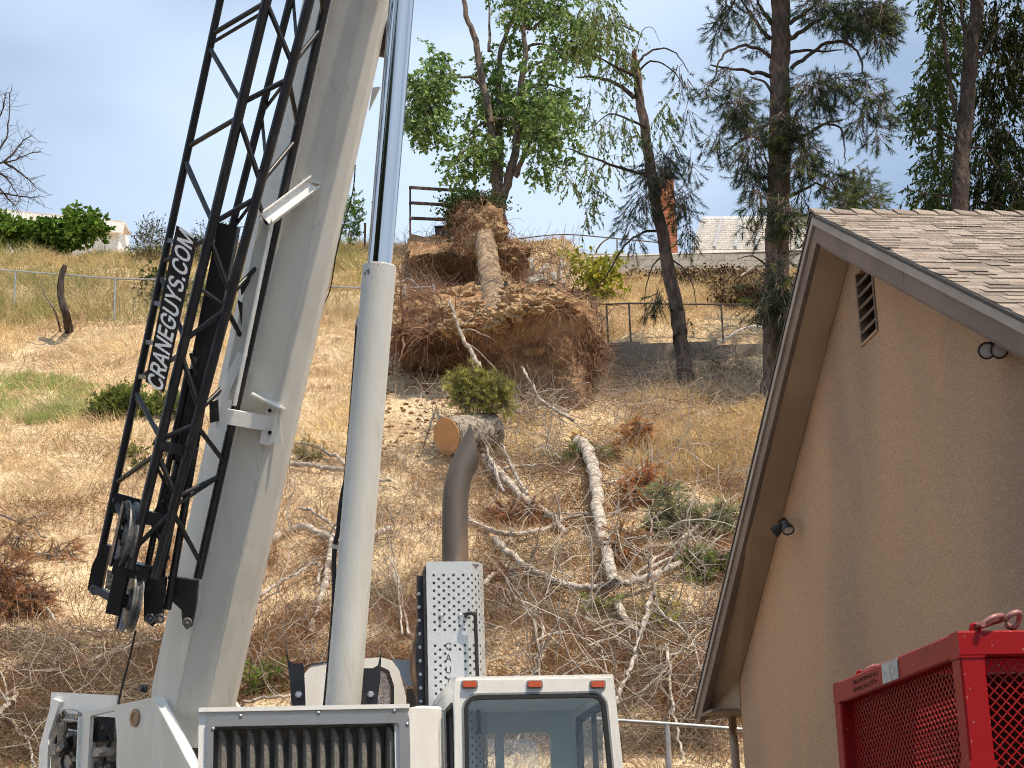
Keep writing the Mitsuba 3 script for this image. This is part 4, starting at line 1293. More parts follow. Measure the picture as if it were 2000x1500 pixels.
# brick chimney of the same house
ch = thing('brick_chimney', 'red brick chimney standing behind the leaning pine trunk', 'chimney')
CY = 58.0
cb0, cb1 = atY(1297, 503, CY), atY(1325, 503, CY)
ctop = atY(1312, 346, CY)[2]
cw2 = (cb1[0] - cb0[0])
cx = (cb0[0] + cb1[0]) / 2
zb = cb0[2] - 1.2
add('core', obox(V(cx, CY + .24, (zb + ctop) / 2), np.eye(3), [cw2 / 2 - .01, .23, (ctop - zb) / 2 - .01]), 'm_mortar', ch)
hb = .10
j = 0
zz = ctop
r = np.random.default_rng(8)
bn = 0
while zz > zb and bn < 290:
    xs_ = [cb0[0], cx, cb1[0]] if j % 2 == 0 else [cb0[0], cb0[0] + cw2 * .27, cb0[0] + cw2 * .73, cb1[0]]
    for a, b in zip(xs_, xs_[1:]):
        add('brick', obox(V((a + b) / 2, CY + .10, zz - hb / 2), np.eye(3), [(b - a) / 2 - .006, .105 + r.random() * .006, hb / 2 - .007]), ('m_brick', 'm_brick_2')[bn % 2], ch)
        bn += 1
    zz -= hb
    j += 1

# white house at the left crest
wh = thing('white_house', 'white flat roofed house beyond the crest at far left', 'house')
WY = 60.0
a, b = atY(-160, 398, WY), atY(243, 437, WY)
d = unit((b - a) * V(1, 1, 0))
nn = np.cross(d, Z)
L = np.linalg.norm(b - a)
sl_ = unit(b - a)
add('wall', obox((a + b) / 2 - Z * 2.0 - nn * 1.0, [d, nn, Z], [L / 2 - .25, .8, 1.6]), 'm_white_house', wh)
add('fascia', obox((a + b) / 2 - Z * .20 + nn * .1, [sl_, nn, np.cross(sl_, nn) * -1], [L / 2, .05, .19]), 'm_white_house', wh)
add('roof', obox((a + b) / 2 + Z * .02 - nn * .5, [sl_, nn, np.cross(sl_, nn) * -1], [L / 2 + .02, .65, .025]), 'm_roof_red', wh)

# dark metal frame, box and boards on the crest
mf = thing('metal_frame', 'dark open metal frame with cross rails on the crest', 'frame')
MY = 48.5
fl_, fr_ = [atY(801, y, MY) for y in (365, 500)], [atY(934, y, MY) for y in (374, 500)]
for p0_, p1_ in (fl_, fr_):
    add('post', bar(p0_, p1_, .05), 'm_dark_iron', mf)
for ya, yb in ((366, 375), (396, 404), (426, 432)):
    add('rail', bar(atY(799, ya, MY - .03), atY(936, yb, MY - .03), .04, .085), 'm_dark_iron', mf)
bd = thing('timber_edging', 'dark timber edging boards below the metal frame', 'boards')
for ya, yb, x0_, x1_ in ((463, 478, 800, 862), (480, 490, 800, 880), (496, 504, 805, 880)):
    add('board', bar(atY(x0_, ya, MY - .4), atY(x1_, yb, MY - .4), .06, .19), 'm_dark_wood', bd)
bx_ = thing('black_box', 'small black box standing beside the metal frame', 'box')
add('body', obox(atY(866, 459, MY - .2), np.eye(3), [.22, .2, .15]), 'm_rubber', bx_)
add('lid', obox(atY(866, 447, MY - .2), np.eye(3), [.24, .22, .02]), 'm_rubber', bx_)
for x, y0_, y1_, lb in ((727, 395, 480, 'thin dark pole right of the boom, on the crest'), (712, 438, 480, 'short dark stake right of the boom, on the crest')):
    p = atY(x, y1_, 47)
    k = thing('wooden_pole', lb, 'pole')
    add('shaft', cyl(p - Z * .4, atY(x + 1, y0_, 47), .03, 8), 'm_dark_wood', k, smooth=40)
    add('tip', cyl(atY(x + 1, y0_, 47), atY(x + 1, y0_ - 2, 47), .034, 8), 'm_dark_wood', k, smooth=40)

# ------------------------------------------------------------------ uprooted ground: clods of soil with an overhanging face


def clod(base, label, rim, foot, Yr_, Yf, back_px, mats, cat_, n=64, m=34, amp=.16, seed=1, parent=None):
    """A slab of soil torn up: a rim that overhangs its foot, a lumpy top running back into the slope."""
    rim = [atY(x, y, Yr_ + dy) for x, y, dy in rim]
    foot = [G(x, y) for x, y in foot]
    back = [G(x, y) for x, y in back_px]
    t = np.linspace(0, 1, n)

    def res(P):
        q = spline(P, 10)
        s = np.concatenate([[0], np.cumsum(np.linalg.norm(np.diff(q, axis=0), axis=1))])
        return np.stack([np.interp(t * s[-1], s, q[:, i]) for i in range(3)], 1)
    R_, F_, B_ = res(rim), res(foot), res(back)
    F_[:, 2] -= .25
    B_[:, 2] -= .15
    r_ = np.random.default_rng(seed)

    def rough(P_, a, sc=1.3):
        d = (meshkit.fbm(P_ * sc, 4, seed) - .5) * 2
        e = (meshkit.fbm(P_ * sc * 3.5 + 9, 3, seed + 3) - .5)
        e2 = (meshkit.fbm(P_ * sc + 33, 4, seed + 5) - .5) * 2
        return P_ + np.stack([d * 0 + e2 * a * .8, -d * a - e * a, d * a * .5 + e * a * .9], -1)
    face = np.stack([R_ + (F_ - R_) * s + V(0, .30 * math.sin(math.pi * s), 0) for s in np.linspace(0, 1, m)])
    topr = np.stack([R_ + (B_ - R_) * s + Z * (.30 * math.sin(math.pi * min(1, s * 1.1))) for s in np.linspace(0, 1, m)])
    out = []
    for g, sp in ((face, 1.6), (topr, 1.5)):
        w = np.ones(m)
        out.append(rough(g, amp if g is face else amp * 1.5, sp))
    out[1][0] = out[0][0]
    k = thing(base, label, cat_) if parent is None else parent
    add('underside', loft(out[0], close=False), mats[0], k, smooth=True)
    add('top', loft(out[1], close=False), mats[1], k, smooth=True)
    return k, out[0], out[1]


rp, rface, rtop = clod('root_plate', 'uprooted plate of brown soil and roots, dark underneath', [(772, 652, 1.9), (830, 652, 1.5), (900, 640, 1.1), (955, 634, .6), (1005, 616, .2), (1060, 600, -.1), (1110, 606, 0), (1152, 632, .4), (1168, 690, 1.0)],
                       [(790, 716), (850, 722), (900, 732), (950, 748), (1005, 785), (1060, 796), (1110, 802), (1142, 800), (1158, 765)], 31.75, 34.5,
                       [(800, 585), (850, 560), (905, 548), (950, 545), (1000, 552), (1050, 558), (1100, 568), (1140, 590), (1170, 640)], ('m_soil', 'm_soil'), 'root plate', amp=.22, seed=3)
cv, cface, ctopm = clod('torn_bank', 'torn soil bank with a dark hollow below the black box', [(800, 500, .4), (840, 498, .1), (880, 492, 0), (920, 500, .1), (942, 520, .3)], [(805, 535), (845, 548), (880, 552), (915, 552), (940, 560)], 43.2, 44,
                        [(800, 470), (840, 468), (880, 462), (920, 470), (945, 490)], ('m_soil', 'm_soil'), 'bank', n=40, m=20, amp=.16, seed=8)
r = np.random.default_rng(21)


def roots(k, name, starts, mat, length, drop, rad, seed, spread=.6, n=7, out=V(0, -.5, 0)):
    rr = np.random.default_rng(seed)
    for p in starts:
        d = unit(out + rr.normal(size=3) * spread)
        L_ = length * rr.uniform(.5, 1.2)
        pts = [p - d * .1]
        for i in range(n):
            d = unit(d + rr.normal(size=3) * .28 + V(0, 0, -drop))
            pts.append(pts[-1] + d * L_ / n)
        add(name, tube(spline(pts, 3), np.linspace(rad * rr.uniform(.6, 1.2), rad * .2, (len(pts) - 1) * 3 + 1), 6), mat, k, smooth=True)


def fine_roots(k, P_, n, L_, rad, seed, out, drop, mat='m_root', spread=.6):
    rr = np.random.default_rng(seed)
    p = P_[rr.integers(0, len(P_), n)] + rr.normal(size=(n, 3)) * .06
    d = unit(np.asarray(out) + rr.normal(size=(n, 3)) * spread)
    ll = L_ * rr.uniform(.3, 1.2, n)[:, None]
    pts = [p]
    for i in range(4):
        d = unit(d + rr.normal(size=(n, 3)) * .3 + V(0, 0, -drop))
        pts.append(pts[-1] + d * ll / 4)
    Pn = np.stack(pts, 1)
    rad_ = rad * rr.uniform(.5, 1.3, n)[:, None] * np.linspace(1, .3, 5)[None]
    add('fine_roots', batch_tubes(Pn, rad_, 3), mat, k, kind='stuff')


rim_pts = rface[0]
left = rim_pts[:16]
roots(rp, 'root', left[::1], 'm_root', 1.0, .12, .035, 5, .55, out=V(-.9, -.4, .05))
roots(rp, 'root', rface[8][:20], 'm_root', .9, .25, .025, 6, .5, out=V(-.8, -.5, -.2))
roots(rp, 'root', rim_pts[16::5], 'm_root', .5, .45, .015, 7, .6, out=V(.1, -.6, 0))
roots(rp, 'root', rim_pts[-9:], 'm_root', .6, .1, .018, 8, .5, out=V(.9, -.3, .1))
roots(rp, 'root', rtop[5][::6], 'm_root_pale', .8, .0, .022, 9, .7, out=V(0, -.3, .6))
roots(rp, 'root', rtop[14][4::5], 'm_root', .9, .05, .03, 24, .8, out=V(0, -.6, .25))
roots(rp, 'root', rtop[24][4::6], 'm_root', .9, .05, .03, 25, .8, out=V(.2, -.6, .25))
fine_roots(rp, rface.reshape(-1, 3), 2400, .4, .006, 10, (0, -.6, -.4), .3)
fine_roots(rp, np.vstack([rface[:10, :14].reshape(-1, 3)]), 500, .7, .007, 11, (-.8, -.4, 0), .12)
fine_roots(rp, np.vstack([rface[:26, -6:].reshape(-1, 3)]), 350, .45, .006, 12, (.8, -.3, .1), .1)
fine_roots(rp, rtop.reshape(-1, 3), 600, .5, .007, 13, (0, -.4, .4), .1, 'm_root')
fine_roots(rp, rtop.reshape(-1, 3), 500, .5, .009, 23, (0, -.4, .4), .1, 'm_root_pale')
fine_roots(rp, np.vstack([rtop[:, :20].reshape(-1, 3)]), 650, .8, .007, 26, (-.5, -.6, .2), .05)
roots(rp, 'root', rtop[8][1:20:3], 'm_root', 1.0, .05, .03, 27, .5, out=V(-.8, -.4, .25))
roots(rp, 'root', rtop[18][1:20:4], 'm_root', 1.0, .05, .03, 28, .5, out=V(-.8, -.4, .25))
fine_roots(cv, cface.reshape(-1, 3), 900, .5, .007, 14, (0, -.7, -.3), .3)
fine_roots(cv, ctopm[:8].reshape(-1, 3), 500, .4, .007, 15, (0, -.6, .3), .1, 'm_root_pale')


def lump(c, rad, seed, amp=.35, sub=4, sc=2.2):
    m = trimesh.creation.icosphere(sub)
    v = np.asarray(m.vertices)
    d = 1 + amp * (meshkit.fbm(v * sc + seed * 7.1, 4, seed) - .5) * 2 + amp * .35 * (meshkit.noise(v * 9 + seed, seed) - .5)
    return np.asarray(c) + v * d[:, None] * np.asarray(rad), np.asarray(m.faces)


# the uprooted stump lying up the slope: trunk, root crown at its upper end
us_ = thing('uprooted_stump', 'soil covered stump with a tangled root crown, below the tall broadleaf tree', 'stump')
_tv = rtop.reshape(-1, 3)
_tq = proj(_tv)


def on_top(px, py):
    return _tv[np.argmin(np.hypot(_tq[:, 0] - px, _tq[:, 1] - py))]


tp_ = [on_top(970, 628) + V(0, .1, -.05), (on_top(966, 600) * .5 + atY(963, 592, 37.0) * .5), atY(957, 540, 39.5), atY(951, 490, 41.2), atY(945, 460, 42.2)]
tk_ = tube(spline(tp_, 12), np.linspace(.27, .23, 49), 28, True, .05, 3)
tk_ = (tk_[0] + (meshkit.fbm(tk_[0] * V(7, 3, 3), 4, 9)[:, None] - .5) * V(.16, -.12, .06), tk_[1])
add('trunk', tk_, 'm_bark_soil', us_, smooth=True)
add('root_crown', lump(atY(942, 452, 42.4), [.58, .5, .62], 4, .5), 'm_sandy_soil', us_, smooth=True)
add('root_crown', lump(atY(915, 430, 42.6), [.42, .4, .45], 5, .5), 'm_soil', us_, smooth=True)
add('root_crown', lump(atY(1000, 500, 42.2), [.42, .4, .4], 6, .5), 'm_soil', us_, smooth=True)
crown_pts = np.vstack([lump(atY(930, 445, 42.4), [.66, .5, .66], 4, .4, 3)[0], lump(atY(995, 500, 42.2), [.5, .4, .5], 6, .4, 2)[0]])
fine_roots(us_, crown_pts, 900, .55, .008, 16, (0, -.5, -.1), .15, 'm_root', .8)
fine_roots(us_, crown_pts, 500, .45, .007, 17, (0, -.5, .1), .1, 'm_root_pale', .8)
roots(us_, 'root', crown_pts[::70], 'm_root', .7, .12, .03, 18, .8, out=V(.2, -.5, 0))
roots(us_, 'root', [atY(1000, 500, 42)] * 6, 'm_root', .8, -.02, .03, 19, .4, out=V(.75, -.2, .5))
for i, (x, y, yy, a) in enumerate(((962, 628, 36.0, .36), (925, 612, 36.2, .34), (1005, 604, 36.2, .36), (890, 592, 36.6, .38), (1045, 590, 36.4, .32), (975, 565, 37.8, .32), (870, 620, 35.6, .30), (1080, 600, 35.8, .28), (910, 640, 35.2, .28), (1025, 625, 35.2, .26))):
    add('soil_lump', lump(on_top(x, y) + Z * .02, [a * .9, a * .8, a * .62], 31 + i, .8), 'm_sandy_soil', us_, smooth=True)
for i, (x, y, a) in enumerate(((850, 630, .24), (1060, 622, .22), (985, 640, .26), (945, 648, .22), (1100, 612, .22), (820, 608, .22), (1000, 580, .24), (930, 585, .26), (1035, 605, .26), (880, 640, .20), (1075, 585, .22), (865, 580, .24))):
    add('soil_lump', lump(on_top(x, y) + Z * .03, [a, a * .9, a * .7], 51 + i, .8), 'm_sandy_soil', us_, smooth=True)
# ivy on the crown
r = np.random.default_rng(30)
n = 2600
P_ = np.concatenate([atY(925, 400, 42.6) + r.normal(size=(n, 3)) * V(.34, .25, .13), atY(885, 425, 42.6) + r.normal(size=(500, 3)) * V(.12, .2, .28)])
D_ = unit(r.normal(size=(len(P_), 3)) + V(0, -.5, -.3))
add('ivy', leaves(P_, D_, r.uniform(.06, .11, len(P_)), .07, r), 'm_leaf', us_, color=tint(len(P_), 4, (.05, .085, .03), .5, r), kind='stuff')
# sawn branch stub
sb_ = thing('sawn_stub', 'sawn branch stub with a pale round end in the root mass', 'stump')
add('bark', cyl(atY(986, 590, 37.2), atY(989, 553, 37.6), .075, 14), 'm_bark_dark', sb_, smooth=40)
add('cut_face', lathe(atY(989, 553, 37.55), unit(V(0, -.85, .5)), [(0, .0), (.0, .078), (.02, .074), (.021, .002)], 18), 'm_splinter', sb_, smooth=40)

# broken concrete in the bank
CHUNKS = ['largest pale concrete chunk at the top left of the rubble', 'broad concrete chunk in the middle of the rubble', 'concrete chunk at the left of the rubble beside the stump', 'concrete chunk right of the middle of the rubble', 'concrete chunk low in the middle of the rubble',
          'topmost concrete chunk at the right of the rubble', 'small concrete chunk low in the rubble, left of the dead grey stem', 'small concrete chunk at the right edge of the rubble', 'small concrete chunk just below the largest one', 'lowest concrete chunk, at the right foot of the rubble']
r = np.random.default_rng(44)
for i, (x, y, w) in enumerate(((1035, 528, .30), (1060, 548, .22), (1022, 548, .2), (1082, 560, .2), (1050, 575, .17), (1100, 540, .17), (1075, 590, .15), (1102, 575, .14), (1040, 560, .16), (1112, 598, .13))):
    c = G(x, y) + V(0, -.35, .16)
    w *= 1.35
    m = trimesh.creation.icosphere(2)
    v = np.asarray(m.vertices)
    v = np.sign(v) * np.abs(v) ** .55
    v = v * (1 + .25 * (r.random((len(v), 1)) - .5)) * V(1, .8, .55) * w * r.uniform(.8, 1.3)
    Rm = trimesh.transformations.random_rotation_matrix(r.random(3))[:3, :3]
    kk_ = key('concrete_chunk')
    scene[kk_] = {**mikit.ply((c + v @ (Rm * .4 + np.eye(3) * .6), m.faces)), 'bsdf': {'type': 'ref', 'id': 'm_concrete_block'}}
    tag(kk_, CHUNKS[i], 'rubble', 'broken concrete chunks in the rubble')

# dark bank of ivy and roots under the block wall
r = np.random.default_rng(50)
ib = thing('ivy_bank', 'dark dry ivy hanging along the foot of the block wall', 'plant')
P_, F2 = [], []
for x0_, x1_, y0_, y1_, n in ((1225, 1480, 543, 562, 3600), (1395, 1500, 545, 602, 5000), (1310, 1440, 545, 574, 2500)):
    px = r.uniform(x0_, x1_, n)
    py = r.uniform(y0_, y1_, n)
    for a_, b_ in zip(px, py):
        P_.append(atY(a_, b_, 0))if False else P_.append((a_, b_))
base_pts = {(a_, b_): G(a_, b_) for a_, b_ in [(x, y) for x in range(1220, 1512, 6) for y in range(515, 606, 6)]}
Pw = np.array([base_pts[(1220 + 6 * int((a_ - 1220) / 6), 515 + 6 * int((b_ - 515) / 6))] for a_, b_ in P_]) + r.normal(size=(len(P_), 3)) * V(.09, .25, .07) + V(0, -.1, .05)
D_ = unit(r.normal(size=(len(Pw), 3)) + V(0, -.4, -.7))
add('foliage', leaves(Pw, D_, r.uniform(.08, .2, len(Pw)), .05, r), 'm_leaf', ib, color=tint(len(Pw), 4, (.07, .04, .025), .6, r, (.10, .075, .03), .25), kind='stuff')
n = 500
p = Pw[r.integers(0, len(Pw), n)]
pts = np.stack([p + V(0, -.05, 0) + np.cumsum(r.normal(size=(n, 5, 3)) * .07 + V(0, -.02, -.05), 1)[:, i] for i in range(5)], 1)
add('stem', batch_tubes(pts, np.full((n, 5), .008), 3), 'm_dead_dark', ib, kind='stuff')
# leaning boards and pipe in front of it
for (xa, ya, xb, yb, rad, lb, mt) in ((1385, 590, 1485, 512, .03, 'pale pole leaning on the dark ivy bank', 'm_dead_wood_grey'), (1340, 605, 1400, 582, .05, 'grey plank lying at the foot of the dark ivy bank', 'm_dead_wood_grey'), (1340, 583, 1395, 600, .03, 'short grey pole lying across the plank by the ivy bank', 'm_dead_wood_grey')):
    k = key('fallen_pole')
    a_, b_ = atY(xa, ya, 44.6), atY(xb, yb, 45.6)
    scene[k] = {**mikit.ply(tube(spline([a_, (a_ + b_) / 2 + Z * .04, b_], 4), rad, 7)), 'bsdf': {'type': 'ref', 'id': mt}}
    tag(k, lb, 'pole')
pv = key('plastic_pipe')
scene[pv] = {**mikit.ply(tube(spline([G(1394, 686) + Z * .1, atY(1418, 662, 36.0), atY(1440, 647, 36.0), atY(1465, 638, 36.0), atY(1490, 639, 36.0), atY(1512, 644, 36.1)], 6), .018, 10), smooth=True), 'bsdf': {'type': 'ref', 'id': 'm_pvc'}}
tag(pv, 'white plastic pipe arching in front of the rusty fence', 'pipe')

# ================================================================== TREES


def cr(px, py, Y, jit=0.0, r=None):
    return atY(px, py, Y)


def branch(base_px, Y0, Y1, r0, r1, mat, k, name='branch', sides=8, rough=.08, seed=0, n=4):
    Ys = np.linspace(Y0, Y1, len(base_px))
    pts = spline([atY(x, y, yy) for (x, y), yy in zip(base_px, Ys)], n)
    rr = np.random.default_rng(seed + 1)
    pts[1:-1] += rr.normal(size=pts[1:-1].shape) * min(r0, .05) * .25
    add(name, tube(pts, np.linspace(r0, r1, len(pts)), sides, True, rough, seed), mat, k, smooth=True)
    return pts


def sprays(clumps, Y, r, per=1.0, depth=1.0, down=.6, L=.4, bias=None):
    """Hanging twigs in ellipsoidal clumps (pixel centre, pixel radii): start points, directions and lengths."""
    S_, D_, L_ = [], [], []
    for c in clumps:
        px, py, rx, ry = c[:4]
        dens = c[4] if len(c) > 4 else 1.0
        dY = c[5] if len(c) > 5 else 0.0
        rx_, ry_ = rx / FOC * Y, ry / FOC * Y
        n = max(3, int(dens * per * rx_ * ry_ * 60))
        cc = atY(px, py, Y + dY)
        q = r.normal(size=(n, 3))
        q = q / np.linalg.norm(q, axis=1, keepdims=True) * r.random((n, 1)) ** .45
        dz = (rx_ + ry_) * .5 * depth
        p = cc + q * V(rx_, dz, ry_)
        out = unit(q * V(1, 1, .6) + V(0, 0, -down) + r.normal(size=(n, 3)) * .35)
        S_.append(p)
        D_.append(out)
        L_.append(L * r.uniform(.5, 1.2, n))
    return np.vstack(S_), np.vstack(D_), np.concatenate(L_)


def broadleaf(k, name, clumps, Y, seed, per, leaf, base, alt, share, down=.6, L=.42, m=12, depth=1.0, mat='m_leaf', twig='m_dead_dark', spread=.45, lw=.42):
    r = np.random.default_rng(seed)
    S_, D_, L_ = sprays(clumps, Y, r, per, depth, down, L)
    n = len(S_)
    t = np.linspace(.12, 1, m)
    droop = V(0, 0, -.35 * down)
    P = S_[:, None] + D_[:, None] * (L_[:, None, None] * t[None, :, None]) + droop * (L_[:, None, None] * (t ** 2)[None, :, None])
    ld = unit(D_[:, None] * .5 + r.normal(size=(n, m, 3)) * spread + V(0, 0, -.75 * down))
    N = n * m
    sz = leaf * r.uniform(.55, 1.3, N)
    add(name, leaves(P.reshape(-1, 3), ld.reshape(-1, 3), sz, sz * lw, r), mat, k, color=tint(N, 4, base, .4, r, alt, share), kind='stuff')
    tw = np.stack([S_ + D_ * (L_ * s)[:, None] + droop * (L_ * s * s)[:, None] for s in (-.25, .3, .95)], 1)
    add('twigs', batch_tubes(tw, np.array([[.006, .0045, .002]]).repeat(n, 0), 3), twig, k, kind='stuff')


def pine(k, name, clumps, Y, seed, per, base, alt, share, L=.34, tuft=46, nl=.11, down=.5, depth=1.0, nw=.0055):
    """Pine sprays: a twig with tufts of needles along its outer half."""
    r = np.random.default_rng(seed)
    S_, D_, L_ = sprays(clumps, Y, r, per, depth, down, L)
    n = len(S_)
    t = r.uniform(.25, 1.05, (n, tuft))
    P = S_[:, None] + D_[:, None] * (L_[:, None] * t)[..., None]
    nd = unit(D_[:, None] * .8 + r.normal(size=(n, tuft, 3)) * .55 + V(0, 0, -.15))
    N = n * tuft
    add(name, needles(P.reshape(-1, 3), nd.reshape(-1, 3), nl * r.uniform(.7, 1.25, N), nw, r), 'm_needle', k, color=np.repeat(tint(n, 1, base, .4, r, alt, share), tuft * 3, 0), kind='stuff')
    tw = np.stack([S_ - D_ * (L_ * .5)[:, None] + V(0, 0, .03), S_ + D_ * (L_ * .2)[:, None], S_ + D_ * L_[:, None]], 1)
    add('twigs', batch_tubes(tw, np.array([[.009, .006, .003]]).repeat(n, 0), 3), 'm_dead_dark', k, kind='stuff')


GREEN, GREEN2 = (.15, .25, .08), (.32, .43, .16)
# tall broadleaf tree on the crest, several stems from one foot
TY = 47.0
tr = thing('broadleaf_tree', 'tall bright green broadleaf tree with forked stems on the crest', 'tree')
branch([(975, 440), (972, 400), (972, 372)], TY, TY, .24, .19, 'm_bark_leaf', tr, 'trunk', 12, .06, 1)
branch([(974, 392), (966, 330), (958, 250), (950, 190), (935, 120), (928, 70), (910, 30), (906, -40), (915, -120)], TY, TY - .4, .14, .05, 'm_bark_leaf', tr, 'limb', 10, .06, 2)
branch([(973, 385), (976, 310), (975, 240), (974, 150), (980, 90), (1000, 35), (1012, -30)], TY + .2, TY + .9, .12, .04, 'm_bark_leaf', tr, 'limb', 10, .06, 3)
branch([(976, 400), (990, 360), (1006, 300), (1010, 240), (1015, 180), (1026, 110), (1022, 50), (1030, -20)], TY, TY - .7, .145, .045, 'm_bark_leaf', tr, 'limb', 10, .06, 4)
branch([(1006, 345), (1020, 310), (1040, 268), (1070, 240)], TY - .2, TY - 1.0, .09, .035, 'm_bark_leaf', tr, 'limb', 8, .06, 5)
for i, (pts, y1) in enumerate((([(942, 170), (925, 152), (905, 150), (885, 153), (862, 150), (848, 165)], -.9), ([(958, 240), (975, 232), (1000, 232), (1012, 255)], -.8), ([(1018, 150), (1035, 130), (1060, 122), (1080, 130)], -.9),
                               ([(1027, 100), (1045, 85), (1068, 90), (1100, 105)], -.6), ([(1024, 55), (1040, 55), (1060, 38), (1085, 30), (1115, 45)], -.5), ([(955, 100), (956, 50), (955, -20)], .5), ([(955, 235), (930, 250), (905, 280)], .6),
                               ([(960, 300), (930, 285), (900, 300), (880, 320)], -.4), ([(1012, 200), (1040, 170), (1075, 165), (1110, 180)], .7))):
    branch(pts, TY - .2, TY + y1, .05, .018, 'm_bark_leaf', tr, 'branch', 7, .06, 10 + i)
cl = [(835, 175, 40, 55, 1.3, -.9), (830, 225, 42, 48, 1.2, -.9), (872, 140, 22, 34, 1.0, -.8), (850, 110, 16, 30, .9, -.8), (845, 265, 30, 22, .8, -.9), (930, 290, 48, 34, 1.1, -.4), (900, 320, 34, 28, .9, -.5), (925, 240, 26, 44, .8, .3),
      (968, 170, 34, 60, 1.1, .6), (955, 130, 24, 32, .8, .5), (985, 220, 30, 40, .9, .4), (1040, 200, 50, 42, 1.2, -.6), (1075, 240, 48, 46, 1.1, -.9), (1095, 200, 36, 40, .9, .5), (1025, 240, 34, 34, 1.0, .5), (1055, 300, 26, 46, .9, -.9),
      (1058, 335, 16, 22, .8, -.9), (1100, 290, 26, 30, .6, -.5), (1065, 130, 46, 34, .7, -.6), (1100, 90, 46, 40, .8, .4), (1020, 20, 52, 26, 1.1, -.5), (1075, 20, 40, 34, .7, .5), (1000, 85, 24, 26, .8, .6), (1130, 40, 46, 40, .8, -.5),
      (1155, 100, 40, 36, .7, .3), (1000, -30, 70, 40, 1.0, 0), (1100, -50, 70, 50, .9, 0), (930, -60, 40, 30, .6, .4), (960, 310, 22, 34, .6, .6), (885, 345, 16, 20, .6, -.5)]
broadleaf(tr, 'leaves', cl, TY, 61, 4.4, .145, GREEN, GREEN2, .40, .5, .40, 12, 1.0, spread=.65, lw=.55)

# leaning pine with a broken top, in front of the chimney; a leafy branch hangs over it
LP0 = G(1338, 748)
LY = LP0[1]
lp = thing('leaning_pine', 'leaning pine trunk with a torn reddish top and drooping foliage', 'tree')
lt = branch([(1340, 760), (1336, 710), (1328, 650), (1316, 580), (1303, 510), (1288, 430), (1272, 340), (1262, 270), (1250, 190), (1240, 120)], LY, LY + .6, .165, .085, 'm_bark_pine', lp, 'trunk', 14, .07, 20)
branch([(1241, 135), (1239, 108), (1237, 96)], LY + .6, LY + .6, .082, .03, 'm_torn_red', lp, 'torn_top', 10, .35, 21, 3)
for i, (pts, y1, r0) in enumerate((([(1243, 150), (1222, 140), (1195, 125), (1160, 108)], -.8, .045), ([(1238, 190), (1215, 170), (1180, 155), (1150, 150), (1125, 150)], .8, .055), ([(1262, 250), (1230, 235), (1190, 222), (1160, 245)], -.7, .03),
                                   ([(1268, 345), (1220, 330), (1160, 310), (1110, 290)], -.6, .04), ([(1246, 125), (1262, 105), (1290, 95), (1320, 105), (1345, 140)], .7, .03), ([(1248, 140), (1265, 122), (1290, 122), (1320, 145), (1340, 175)], -.5, .025),
                                   ([(1292, 450), (1255, 455), (1220, 480), (1190, 530), (1165, 560)], -.8, .03), ([(1302, 505), (1330, 520), (1352, 555), (1360, 600)], -.6, .022), ([(1298, 500), (1278, 515), (1262, 560), (1258, 600)], -.7, .02),
                                   ([(1238, 60), (1200, 45), (1170, 60)], .3, .02), ([(1240, 110), (1255, 60), (1275, 55), (1290, 85)], .4, .012), ([(1285, 420), (1310, 400), (1335, 410)], -.5, .02))):
    branch(pts, LY + .4, LY + .4 + y1, r0, r0 * .3, 'm_bark_dark', lp, 'branch', 7, .06, 30 + i)
cl = [(1190, 60, 50, 48, 1.0, -.3), (1170, 15, 46, 34, .8, .3), (1215, 110, 30, 42, 1.2, -.3), (1195, 150, 24, 30, .8, -.4), (1150, 200, 22, 50, .5, .5), (1180, 250, 30, 40, .5, -.5), (1225, 250, 24, 45, .8, -.4), (1150, 330, 18, 40, .9, -.5),
      (1165, 380, 16, 34, 1.1, -.5), (1145, 410, 10, 18, 1.2, -.5), (1190, 320, 26, 30, .6, .4), (1290, 240, 26, 44, .7, -.4), (1310, 210, 18, 30, .6, .3), (1108, 340, 14, 26, .9, -.6), (1120, 355, 10, 24, .8, -.6), (1215, 185, 20, 22, .7, .2), (1130, 100, 30, 40, .5, .4)]
broadleaf(lp, 'leaves', cl, LY + .6, 62, 5.0, .10, (.14, .21, .075), (.27, .33, .11), .4, .9, .4, 11, .9)
cl = [(1275, 350, 36, 42, 1.3, -.3), (1300, 330, 30, 36, 1.2, .3), (1255, 400, 34, 34, .8, -.3), (1335, 400, 26, 40, .9, -.3), (1345, 460, 20, 36, .7, -.4), (1330, 150, 30, 44, .30, .5), (1345, 220, 22, 50, .25, -.4), (1230, 440, 34, 26, .45, -.4),
      (1290, 590, 26, 22, .9, -.7), (1262, 610, 12, 10, .8, -.7), (1240, 470, 26, 18, .5, -.5), (1350, 330, 18, 34, .5, .3), (1320, 300, 22, 26, .7, 0), (1345, 640, 14, 18, .4, -.5), (1312, 395, 20, 34, .5, .6), (1318, 440, 16, 26, .35, .6)]
pine(lp, 'needles', cl, LY + .3, 63, 9.0, (.045, .065, .04), (.10, .12, .05), .25, .30, 44, .11, .8, .9, .008)

